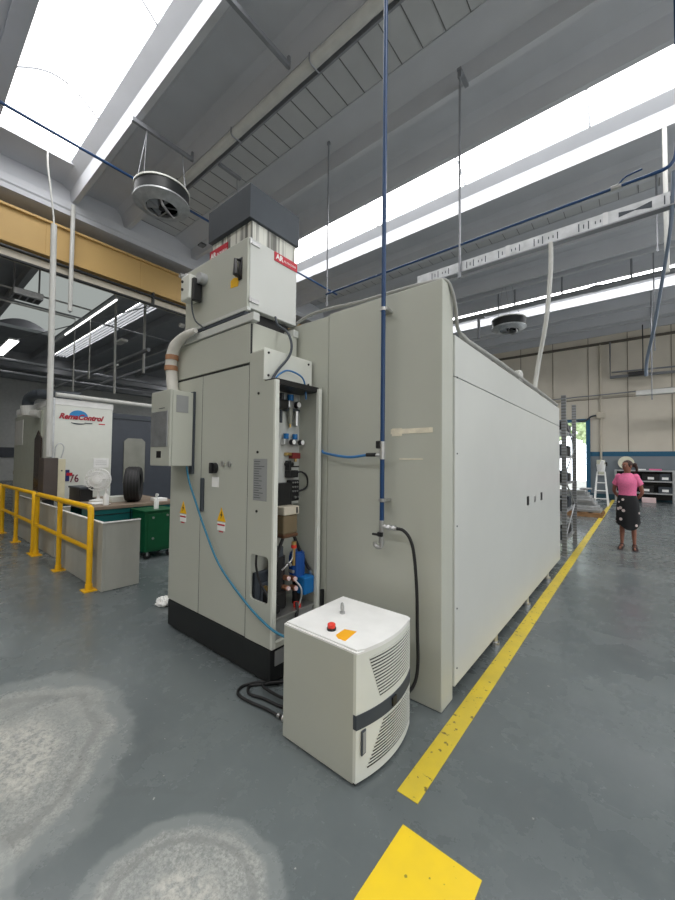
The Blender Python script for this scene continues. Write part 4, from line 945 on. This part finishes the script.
MB().prism([(-10.14, .9), (-9.62, .9), (-9.62, 2.0), (-9.86, 2.18), (-10.14, 2.0)], 1, 2.03, 2.05).done('dark_window', mat('brown_tinted_panel', srgb(70, 58, 52), .25), sd)
MB().box(-12.1, -11.3, 2.035, 2.05, 1.9, 2.5).done('vent_panel', M['duct'], sd)
MB().box(-9.0, -8.985, 2.80, 3.09, 1.40, 1.60, .002).done('document_holder', M['paper'], m)
mb = MB()
for z in (1.5, 1.54, 1.46): mb.box(-8.985, -8.983, 2.84, 3.05, z, z+.006)
mb.done('document_print', M['greylab'], m)
# logo
lg = MB()
cy, cz = 2.51, 2.44
poly = [(cy+.165*math.cos(a), cz+.02+.13*math.sin(a)) for a in [PI*i/16 for i in range(17)]]
lg.prism(poly, 0, -8.999, -8.990); lg.done('logo_globe', M['bluetrim'], m)
poly = [(cy+.135*math.cos(a), cz-.10-.045*math.sin(a)) for a in [PI*i/12 for i in range(13)]]+[(cy+.135*math.cos(a), cz-.10-.018*math.sin(a)) for a in [PI*(12-i)/12 for i in range(13)]][1:-1]
MB().prism(poly, 0, -8.999, -8.990).done('logo_arc', M['dark'], m)
text('logo_text', 'RemaControl', .150, (-8.988, 2.17, 2.40), (0, 1, 0), (0, 0, 1), mat('logo_red', srgb(165, 30, 50), .5), m, shear=.35, bold=.0065, sx=.93)
MB().box(-8.999, -8.992, 2.62, 2.76, 2.325, 2.345).done('logo_line', M['dark'], m)
MB().box(-8.999, -8.992, 2.88, 3.0, 2.325, 2.345).done('logo_line', M['redlab'], m)
st = MB().box(-8.999, -8.992, 2.31, 2.38, 1.13, 1.36).done('sticker', mat('navy_sticker', srgb(40, 50, 110), .5), m)
MB().box(-8.992, -8.989, 2.33, 2.43, 1.24, 1.30).done('sticker_flag', M['redlab'], m)
text('sticker_text', '76', .22, (-8.990, 2.38, 1.11), (0, 1, 0), (0, 0, 1), mat('sticker_maroon', srgb(110, 30, 60), .5), m, bold=.003, sx=.75)
o = thing('elbow_duct', 'dark curved duct elbow with pale flange on the white machine side', 'duct', (-9.6, 2.0, 2.6))
MB().tube([(-9.62, 2.0, 2.92), (-9.75, 1.93, 2.91), (-9.95, 1.88, 2.84), (-10.02, 1.87, 2.68)], .10, 14).tube([(-9.62, 2.0, 2.92), (-9.4, 2.2, 2.90), (-9.2, 2.6, 2.90)], .10, 14).done('elbow', M['dark'], o)
MB().cyl((-10.02, 1.87, 2.70), (-10.02, 1.90, 2.5), .13, 18).cyl((-10.02, 1.90, 2.55), (-9.75, 2.05, 2.52), .09, 14).done('flange', M['duct'], o)

# ---- neighbouring bay: strips, rods, frames
MB_ = MB()
o = thing('fluorescent_strip', 'long thin fluorescent light strip hung in the neighbouring bay', 'lamp', (-15.5, 4.37, 6.5))
MB().box(-17.6, -12.4, 4.34, 4.40, 6.52, 6.56).done('housing', M['white'], o)
MB().cyl((-17.6, 4.37, 6.5), (-12.45, 4.37, 6.5), .02, 10).done('tube', M['lamp'], o)
MB().cyl((-19.3, 4.37, 6.5), (-17.6, 4.37, 6.5), .03, 8).done('end_pipe', M['white'], o)
for x, lab in ((-21.5, 'short bright light strip at the far left of the next bay'), (-26.0, 'farthest slanted bright light strip of the next bay')):
    o = thing('fluorescent_strip', lab, 'lamp', (x, 3.2, 6.5))
    MB().box(x-2.2, x+1.2, 3.1, 3.45, 6.53, 6.6).done('housing', M['white'], o)
    MB().box(x-2.2, x+1.2, 3.12, 3.43, 6.50, 6.53).done('tube', M['lamp'], o)
def bar(pts, r, lab, cat='pipe', name='bay_pipe', m_='rod', n=6): single(MB().tube(pts, r, n, 1, True), name, M[m_], lab, cat)
bar([(-15.25, -6, 6.55), (-15.25, 20.8, 6.55)], .03, 'dark pipe running lengthwise high in the next bay')
bar([(-15, -6, 6.85), (-15, 4.45, 6.85), (-15, 4.45, 4.4)], .03, 'pale conduit that turns down beside the fluorescent strip', 'conduit', 'drop_conduit', 'duct')
bar([(-15, -6, 6.42), (-15, 3.99, 6.40), (-15, 3.99, 3.9)], .03, 'pale conduit turning down left of the fluorescent strip', 'conduit', 'drop_conduit', 'duct')
bar([(-15, 5.24, 7.9), (-15, 5.28, 4.0)], .04, 'thin pale hanging pole at the end of the fluorescent strip', 'pole', 'hanging_pole', 'duct')
bar([(-15, 6.29, 7.9), (-15, 6.29, 4.96)], .05, 'pale hanging pole in front of the louvred skylight', 'pole', 'hanging_pole', 'duct')
bar([(-20, -6, 5.6), (-20, 20.8, 5.6)], .06, 'dark lengthwise beam far in the next bay')
bar([(-20, -6, 5.1), (-20, 20.8, 5.1)], .05, 'lower dark lengthwise beam far in the next bay')
bar([(-30, 5.6, 5.35), (-13, 5.6, 5.35)], .07, 'dark cable tray crossing the next bay behind the poles', 'cable tray', 'cable_tray')
bar([(-30, 7.2, 5.6), (-12, 7.2, 5.6)], .08, 'second dark cable tray crossing the next bay', 'cable tray', 'cable_tray')
bar([(-25, 2.2, 6.6), (-12, 5.4, 6.6)], .02, 'thin diagonal cable in the next bay', 'cable', 'bay_cable')
bar([(-30, 8.6, 7.0), (-11.5, 8.6, 7.0)], .03, 'pale pipe crossing the next bay near the ceiling', 'pipe', 'bay_pipe', 'duct')
for x, y, z, lab in ((-15.4, 5.6, 6.05, 'small pale lamp bracket in the next bay beside the hanging pole'), (-19, 6.6, 5.9, 'small pale lamp bracket farther in the next bay'), (-14.2, 8.6, 6.9, 'small pale junction lamp near the black flexible duct')):
    single(MB().box(x-.35, x+.35, y-.12, y+.12, z, z+.10, .02), 'lamp_bracket', M['duct'], lab, 'lamp')
o = thing('unit_heater', 'boxy ceiling unit with dark slots at upper left of the next bay', 'heater', (-12, 2.15, 5.7))
MB().box(-12.3, -11.8, 1.85, 2.45, 5.64, 5.80, .02).done('housing', M['galv'], o)
mb = MB()
for k in range(4): mb.box(-12.2, -11.9, 1.9+k*.14, 2.0+k*.14, 5.63, 5.645)
mb.done('outlet_slot', M['blackpl'], o)
MB().cyl((-12.05, 1.9, 5.8), (-12.05, 1.9, 7.9), .02).cyl((-12.05, 2.4, 5.8), (-12.05, 2.4, 7.9), .02).done('hanger', M['rod'], o)
# far left background: pallets and dark band on the white wall
for i in range(6):
    x = -15.5-(i % 2)*1.3; z = (i//2)*.5
    o = single(MB().box(x-.55, x+.55, 2.9, 3.9, z, z+.12).box(x-.5, x+.5, 2.95, 3.85, z+.12, z+.48, .02), 'stacked_crate', M['wood'], '%s brown crate in the %s stack by the far left wall' % (('lowest', 'middle', 'topmost')[i//2], ('nearer', 'farther')[i % 2]), 'crate')
single(MB().box(-13.2, -12.6, 2.4, 3.4, 0, 1.6, .02), 'metal_locker', M['green'], 'low dull green locker behind the railing at the left edge', 'locker')
single(MB().box(-33.98, -33.9, 2, 12, 1.6, 2.3), 'dark_panel', M['darkmach'], 'dark band along the white wall at the far left', 'panel')
# crumpled rag
mb = MB()
bmesh.ops.create_icosphere(mb.b, subdivisions=3, radius=.075)
for v in mb.b.verts: v.co = Vector((v.co.x*1.3*(1+random.uniform(-.25, .25))-4.05, v.co.y*(1+random.uniform(-.25, .25))+1.98, max(0.001, (v.co.z*.7+.035)*(1+random.uniform(-.3, .3)))))
single(mb, 'crumpled_rag', M['white'], 'small crumpled white rag on the floor left of the cabinet', 'rag')

# ------------------------------------------------------------------ right: storage rack behind the enclosure
rk = thing('storage_rack', 'perforated steel storage rack standing at the far end of the enclosure', 'shelving', (-1.6, 8.0, 0))
for (x, y) in ((-.995, 7.40), (-.995, 8.72), (-2.8, 7.40), (-2.8, 8.72)):
    u = MB().box(x-.035, x+.035, y-.005, y+.045, 0, 2.78).done('upright', M['slotted'], rk)
    MB().box(x-.06, x+.06, y-.04, y+.08, 0, .008).done('foot_plate', M['galv'], u)
mb = MB()
for z0, z1, s in ((.25, .8, 1), (.8, 1.35, -1), (1.35, 1.9, 1), (1.9, 2.5, -1)):
    ya, yb = (7.43, 8.73) if s > 0 else (8.73, 7.43); mb.cyl((-.995, ya, z0), (-.995, yb, z1), .012, 6)
mb.done('brace', M['galv'], rk)
SH = (.22, .72, 1.22, 1.70, 2.15)
for z in SH: MB().box(-2.8, -1.0, 7.40, 8.76, z, z+.035).done('shelf', M['galv'], rk)
n = 0
posn = ('front', 'middle', 'back')
lvl = ('lowest', 'second', 'third', 'fourth', 'top')
for i, z in enumerate(SH):
    for j in range(3):
        y = 7.52+j*.42
        b = single(MB().box(-1.45, -1.04, y, y+.30, z+.036, z+.036+.16+.05*((i+j) % 2), .015), 'storage_bin', M['blackpl'] if (i+j) % 3 else M['dark'],
                   '%s dark bin on the %s shelf of the perforated rack' % (posn[j], lvl[i]), 'bin', 'dark bins in the perforated rack')
# ---- pallet with metal parts
o = thing('wooden_pallet', 'low wooden pallet on the floor near the yellow stripe end', 'pallet', (-1.8, 13.9, 0))
PX = .32
for k in range(3): MB().box(-2.9+PX, -1.15+PX, 13.4+k*.5, 13.5+k*.5, 0, .10).done('runner', M['wood'], o)
mb = MB()
for k in range(6): mb.box(-2.9+k*.3+PX, -2.7+k*.3+PX, 13.38, 14.52, .10, .13)
split(mb, 'deck_board', M['wood'], o)
for k in range(7):
    z = .131+.095*k; L_ = .85-.07*k
    single(MB().box(-1.98+PX-L_*.95+.1*(k % 2), -1.98+PX+L_*.92, 13.5+.05*(k % 3), 14.3-.05*(k % 2), z, z+.092, .01).cyl((-1.98+PX+L_*.92-.1, 13.7, z+.045), (-1.98+PX+L_*.92+.02, 13.7, z+.045), .035, 8),
           'metal_profile', M['galv'] if k % 3 else M['steel'], '%s steel profile piece in the stack on the pallet' % ('lowest', 'second', 'third', 'fourth', 'fifth', 'sixth', 'topmost')[k], 'metal part', 'steel parts stacked on the pallet')
single(MB().box(-1.75+PX, -1.45+PX, 13.7, 14.1, .80, .84, .01), 'carton', M['greylab'], 'flat grey carton lying on top of the steel parts', 'box')
# small white ladder
o = thing('step_ladder', 'small white step ladder with a bucket behind the metal pallet', 'ladder', (-1.3, 17.5, 0))
mb = MB()
for s in (-1, 1):
    mb.cyl((-1.12+s*.22, 17.2, 0), (-1.12+s*.12, 17.5, 1.3), .025, 8).cyl((-1.12+s*.22, 17.8, 0), (-1.12+s*.12, 17.52, 1.3), .022, 8)
mb.done('side_rail', M['white'], o)
mb = MB()
for k in range(4): mb.box(-1.12-.20+.022*k, -1.12+.20-.022*k, 17.2+.07*k, 17.32+.07*k, .26+.3*k, .29+.3*k)
split(mb, 'step', M['white'], o)
MB().cyl((-1.12, 17.5, 1.3), (-1.12, 17.5, 1.58), .12, 16, r2=.15).cyl((-1.10, 17.45, 1.58), (-1.05, 17.42, 1.72), .06).done('bucket', M['white'], o)
# ---- wall shelf with boxes
o = thing('shelf_unit', 'low grey metal shelf unit with dark shelves by the grey wall', 'shelving', (.2, 20.5, 0))
SX0, SX1 = -.78, 1.12
for x in (SX0, SX1):
    for y in (20.2, 20.75): MB().box(x-.03, x+.03, y-.03, y+.03, 0, 1.36).done('upright', M['galv'], o)
for z in (.36, .86, 1.30): MB().box(SX0, SX1, 20.18, 20.78, z, z+.05).done('shelf', M['galv'], o)
MB().box(SX0, SX1, 20.79, 20.81, .1, 1.32).done('back_sheet', M['blackpl'], o)
for x, z, w, hh, m_, lab in ((-.3, .91, .25, .30, 'blackpl', 'black crate on the middle shelf behind the woman'), (.4, .91, .28, .26, 'blackpl', 'black crate with white label, right of the woman on the middle shelf'), (.85, .91, .17, .3, 'dark', 'dark crate at the right end of the middle shelf'),
    (.25, .41, .25, .28, 'blackpl', 'black crate on the lower shelf just right of the woman'), (.85, .41, .22, .26, 'dark', 'dark crate at the right end of the lower shelf'), (-.35, .41, .25, .28, 'dark', 'dark crate on the lower shelf behind the woman')):
    b = thing('crate', lab, 'crate', (x, 20.45, z))
    MB().box(x-w, x+w, 20.25, 20.7, z, z+hh, .01).done('crate_body', M[m_], b)
    if x > 0: MB().box(x-.10, x+.10, 20.235, 20.252, z+.06, z+.16).done('crate_label', M['paper'], b)
single(MB().box(-.05, .25, 20.3, 20.6, 1.35, 1.40, .01), 'carton', M['paper'], 'flat white carton on top of the wall shelf unit', 'box')
single(MB().box(.35, .75, 20.3, 20.6, 1.35, 1.41, .01), 'carton', M['pink'], 'flat pinkish carton on top of the wall shelf unit', 'box')
single(MB().box(.1, .55, 20.0, 20.15, 0, .22, .02), 'carton', M['pinkwhite'], 'small pale box on the floor before the wall shelf unit', 'box')
single(MB().lathe([(.001, 0), (.29, 0), (.29, .03), (.24, .05), (.001, .05)], (-.42, 20.8, 1.66), 32, 'y'), 'round_disc', mat('cream_disc', srgb(225, 222, 200), .6), 'large round cream disc leaning above the shelf behind the woman', 'disc')
o = thing('switch_box', 'cream electrical boxes on the grey wall below a vertical conduit', 'electrical box', (-1.33, 20.9, 1.6))
MB().box(-1.50, -1.18, 20.82, 20.98, 1.42, 1.78, .015).box(-1.44, -1.22, 20.86, 20.98, 1.10, 1.34, .01).done('box', mat('ivory_box', srgb(205, 205, 185), .5), o)
MB().box(-1.17, -1.10, 20.84, 20.9, 1.5, 1.68, .01).done('switch', M['blackpl'], o)
MB().cyl((-1.33, 20.93, 1.78), (-1.33, 20.93, 3.75), .045, 10).cyl((-1.33, 20.93, 3.9), (-1.33, 20.93, 7.15), .03, 10).box(-1.50, -1.18, 20.86, 20.98, 3.72, 3.98, .04).done('conduit', M['beigepipe'], o)
MB().tube([(-1.50, 20.86, 3.85), (-1.7, 20.84, 3.8), (-1.95, 20.83, 3.62), (-2.4, 20.82, 3.66)], .04).done('cable', M['dark'], o)
# yard beyond the opening: hedge + fence posts
def bush(x, y, z, r, lab):
    mb = MB(); bmesh.ops.create_icosphere(mb.b, subdivisions=4, radius=r, matrix=Matrix.Translation((x, y, z)))
    for v in mb.b.verts: v.co += (v.co-Vector((x, y, z)))*random.uniform(-.25, .25)
    o = single(mb, 'leafy_tree', M['foliage'], lab, 'tree')
    return o
for i, (x, z) in enumerate(((-7.6, 3.6), (-4.9, 3.9), (-2.2, 3.5))):
    o = thing('leafy_tree', ('left', 'middle', 'right')[i]+' of the pale green trees outside the tall door opening', 'tree', (x, 31, 0))
    mb = MB(); bmesh.ops.create_icosphere(mb.b, subdivisions=4, radius=1.2, matrix=Matrix.Translation((x, 31, z+.6)))
    for v in mb.b.verts: v.co += (v.co-Vector((x, 31, z+.6)))*random.uniform(-.25, .25)
    mb.done('crown', M['foliage'], o); MB().cyl((x, 31, 0), (x, 31, z), .12, 10).done('trunk', M['wood'], o)
o = thing('yard_fence', 'pale wire fence outside the door opening', 'fence', (-4, 28, 0))
MB().box(-7, -1, 28, 28.05, 0, .5).done('base_wall', M['asphalt'], o)
for i in range(7): MB().cyl((-7+i, 28.02, .5), (-7+i, 28.02, 2.4), .04, 8).done('post', M['white'], o)
mb = MB()
for k in range(5): mb.cyl((-7, 28.02, .8+.38*k), (-1, 28.02, .8+.38*k), .012, 6)
mb.done('wire', M['white'], o)

# ------------------------------------------------------------------ the person
def skin_body(name, verts, edges, radii, m_, root=0, sub=2):
    me = bpy.data.meshes.new(name); me.from_pydata(verts, edges, []); o = bpy.data.objects.new('tmpskin', me); COL.objects.link(o)
    md = o.modifiers.new('s', 'SKIN'); md.use_smooth_shade = True
    for i, r in enumerate(radii):
        r = r if isinstance(r, tuple) else (r, r)
        me.skin_vertices[0].data[i].radius = r
        me.skin_vertices[0].data[i].use_root = (i == root)
    ss = o.modifiers.new('u', 'SUBSURF'); ss.levels = sub; ss.render_levels = sub
    dg = bpy.context.evaluated_depsgraph_get(); dg.update()
    nm = bpy.data.meshes.new_from_object(o.evaluated_get(dg)); bpy.data.objects.remove(o)
    for p in nm.polygons: p.use_smooth = True
    nm.materials.clear(); nm.materials.append(m_); nm.name = name
    return nm
# local frame: x = her left (image right), -y = towards the camera
V = [(0, 0, .95), (0, 0, 1.08), (0, 0, 1.22), (0, .005, 1.34), (0, .01, 1.41), (0, -.005, 1.465), (-.01, -.012, 1.53), (-.014, -.012, 1.60), (-.014, 0, 1.635)]
R_ = [(.15, .11), (.125, .09), (.135, .095), (.11, .075), (.05, .05), (.05, .05), (.072, .082), (.078, .09), (.05, .06)]
E = [(i, i+1) for i in range(8)]
def add(p, r, a): V.append(p); R_.append(r); E.append((a, len(V)-1)); return len(V)-1
for s in (-1, 1):
    a = add((s*.15, .01, 1.36), .058, 3); a = add((s*.205, .03, 1.25), .046, a); a = add((s*.245, .07, 1.08), .036, a)
    a = add((s*.17, .13, .97), .028, a); a = add((s*.09, .155, .93), .022, a); hand = add((s*.04, .165, .925), (.03, .018), a)
    for k in range(4): 
        f1 = add((s*(.01-.004*k), .17+.004*k, .945-.018*k), .0085, hand); add((s*(-.03+.002*k), .168, .94-.018*k), .0075, f1)
    f1 = add((s*.035, .165, .965), .0095, hand); add((s*.01, .17, .985), .008, f1)
    a = add((s*.085, 0, .86), .088, 0); a = add((s*.09, -.005, .66), .070, a); a = add((s*.095, 0, .47), .050, a); a = add((s*.10, .015, .33), .050, a); a = add((s*.105, .02, .16), .033, a)
    a = add((s*.108, .02, .075), .032, a); a = add((s*.118, -.04, .04), (.032, .024), a); add((s*.130, -.13, .025), (.036, .016), a)
body = skin_body('person', V, E, R_, M['skin'])
# shape the face a little: nose and chin
for v in body.vertices:
    if v.co.z > 1.47 and v.co.y < -.05:
        dx = v.co.x+.012
        v.co.y -= .020*math.exp(-((dx/.014)**2))*math.exp(-(((v.co.z-1.553)/.018)**2))
        v.co.y -= .008*math.exp(-((dx/.025)**2))*math.exp(-(((v.co.z-1.493)/.016)**2))
PSX, PSY, HA = .88, .90, math.radians(-32)
def person_shape(me):
    for v in me.vertices:
        z = v.co.z; t = min(1, max(0, (z-1.43)/.05))
        hx, hy = v.co.x+.012*t, v.co.y
        a = HA*t; x = hx*math.cos(a)-hy*math.sin(a); y = hx*math.sin(a)+hy*math.cos(a)
        k = PSX+(.93-PSX)*t
        v.co.x = x*k; v.co.y = y*(PSY+(.95-PSY)*t)
person_shape(body)
P = bpy.data.objects.new('person', body); COL.objects.link(P)
P.location = (-.165, 8.86, -.004); P.rotation_euler.z = math.radians(-6)
tagit(P, 'standing woman in pink short-sleeved top and black floral skirt, hands behind her back', 'person')
def pchild(mb, name, m_, smooth=True):
    o = mb.done(name, m_, None, smooth); person_shape(o.data); o.parent = P; return o
def rings(mb, rs, n=36, wave=0):
    prev = None; first = None
    for (cx_, cy_, z, rx, ry) in rs:
        ring = [mb.b.verts.new((cx_+rx*math.cos(2*PI*k/n)*(1+wave*math.sin(7*2*PI*k/n)*max(0, (1.0-z))), cy_+ry*math.sin(2*PI*k/n)*(1+wave*math.sin(7*2*PI*k/n)*max(0, (1.0-z))), z + (wave*1.2*math.sin(2*PI*k/n*2+1) if z < .5 else 0))) for k in range(n)]
        if prev:
            for k in range(n): mb.b.faces.new((prev[k], prev[(k+1) % n], ring[(k+1) % n], ring[k]))
        prev = ring
    return mb
mb = MB(); rings(mb, [(0, 0, 1.02, .158, .118), (0, 0, 1.06, .152, .116), (0, 0, 1.12, .156, .118), (0, -.004, 1.20, .170, .130), (0, -.006, 1.27, .176, .134), (0, 0, 1.34, .178, .108), (0, .006, 1.385, .150, .085), (0, .008, 1.42, .095, .072), (0, .008, 1.435, .066, .062)])
for s in (-1, 1):
    # sleeve
    a, b_ = Vector((s*.12, .005, 1.375)), Vector((s*.218, .036, 1.215)); mb.cyl(a, b_, .072, 20, r2=.060)
    mb.sphere((s*.145, .01, 1.365), .066, (1, 1, .9), 16)
pchild(mb, 'pink_top', M['pink'])
mb = MB(); rings(mb, [(0, 0, 1.055, .142, .106), (0, 0, 1.0, .160, .120), (0, 0, .92, .186, .142), (0, 0, .80, .198, .150), (0, 0, .65, .204, .150), (0, 0, .52, .210, .152), (0, 0, .45, .213, .154)], 42, .06)
pchild(mb, 'skirt', M['skirt'])
mb = MB()
mb.sphere((-.014, .018, 1.592), .094, (.93, 1.0, .95), 24)
bmesh.ops.delete(mb.b, geom=[v for v in mb.b.verts if v.co.y < -.052 and v.co.z < 1.622 or v.co.z < 1.525], context='VERTS')
hr = pchild(mb, 'hair', M['hair'])
mb = MB(); mb.sphere((.06, .105, 1.585), .042, (1, 1, 1.05), 16).tube([(.06, .11, 1.59), (.085, .12, 1.53), (.088, .12, 1.46), (.08, .11, 1.40)], lambda t: .032*(1-t*.6), 10)
pt = pchild(mb, 'ponytail', M['hair'])
for s in (-1, 1):
    mb = MB().sphere((-.014+s*.028, -.088, 1.572), .009, (1.2, .6, .6), 12); pchild(mb, 'eye', M['white'])
    mb = MB().sphere((-.016+s*.028, -.0945, 1.572), .006, (1, .5, 1), 10); pchild(mb, 'pupil', M['hair'])
    mb = MB().sphere((-.014+s*.083, .0, 1.56), .022, (.4, .8, 1.2), 10); pchild(mb, 'ear', M['skin'])
    mb = MB().tube([(-.014+s*.015, -.094, 1.590), (-.014+s*.03, -.093, 1.594), (-.014+s*.043, -.084, 1.590)], .003, 6); pchild(mb, 'eyebrow', M['hair'])
    mb = MB().box(s*.128-.045, s*.128+.045, -.165, .065, .0, .018, .008)
    mb.tube([(s*.128-.044, -.06, .015), (s*.12, -.06, .075), (s*.128+.044, -.06, .015)], .009).tube([(s*.11-.036, .02, .015), (s*.108-.034, .02, .085), (s*.108, -.018, .105), (s*.108+.036, .02, .085), (s*.11+.036, .02, .015)], .008)
    pchild(mb, 'sandal', M['sand'])
mb = MB().tube([(-.036, -.089, 1.518), (-.014, -.097, 1.515), (.008, -.089, 1.518)], .0045, 6); pchild(mb, 'mouth', mat('lips', srgb(150, 70, 70), .5))

# ------------------------------------------------------------------ camera and world
f_, yaw, pit, rol = 368.5811951871856, 0.6845285080639958, 0.029713216351675658, 0.01092457504119867
cy_, sy_, cp_, sp_ = math.cos(yaw), math.sin(yaw), math.cos(pit), math.sin(pit)
fw = Vector((-sy_*cp_, cy_*cp_, sp_)); r0 = Vector((cy_, sy_, 0)); u0 = r0.cross(fw)
r2 = r0*math.cos(rol)+u0*math.sin(rol); u2 = -r0*math.sin(rol)+u0*math.cos(rol)
cd = bpy.data.cameras.new('camera'); cam = bpy.data.objects.new('camera', cd); COL.objects.link(cam)
cam.matrix_world = Matrix(((r2.x, u2.x, -fw.x, 0), (r2.y, u2.y, -fw.y, 0), (r2.z, u2.z, -fw.z, 1.6), (0, 0, 0, 1)))
cd.sensor_fit = 'VERTICAL'; cd.sensor_height = 36; cd.lens = f_/900*36; cd.clip_start = .02; cd.clip_end = 200
SC.camera = cam
w = bpy.data.worlds.new('sky'); SC.world = w; w.use_nodes = True
bg = w.node_tree.nodes['Background']; bg.inputs['Color'].default_value = (.86, .93, 1.0, 1); bg.inputs['Strength'].default_value = 4.0
SC.view_settings.view_transform = 'Standard'; SC.view_settings.look = 'None'; SC.view_settings.exposure = 0.0; SC.view_settings.gamma = 1.0
SC.view_settings.use_curve_mapping = False
SC.cycles.use_denoising = True
SC.cycles.max_bounces = 8; SC.cycles.diffuse_bounces = 5; SC.cycles.sample_clamp_indirect = 8
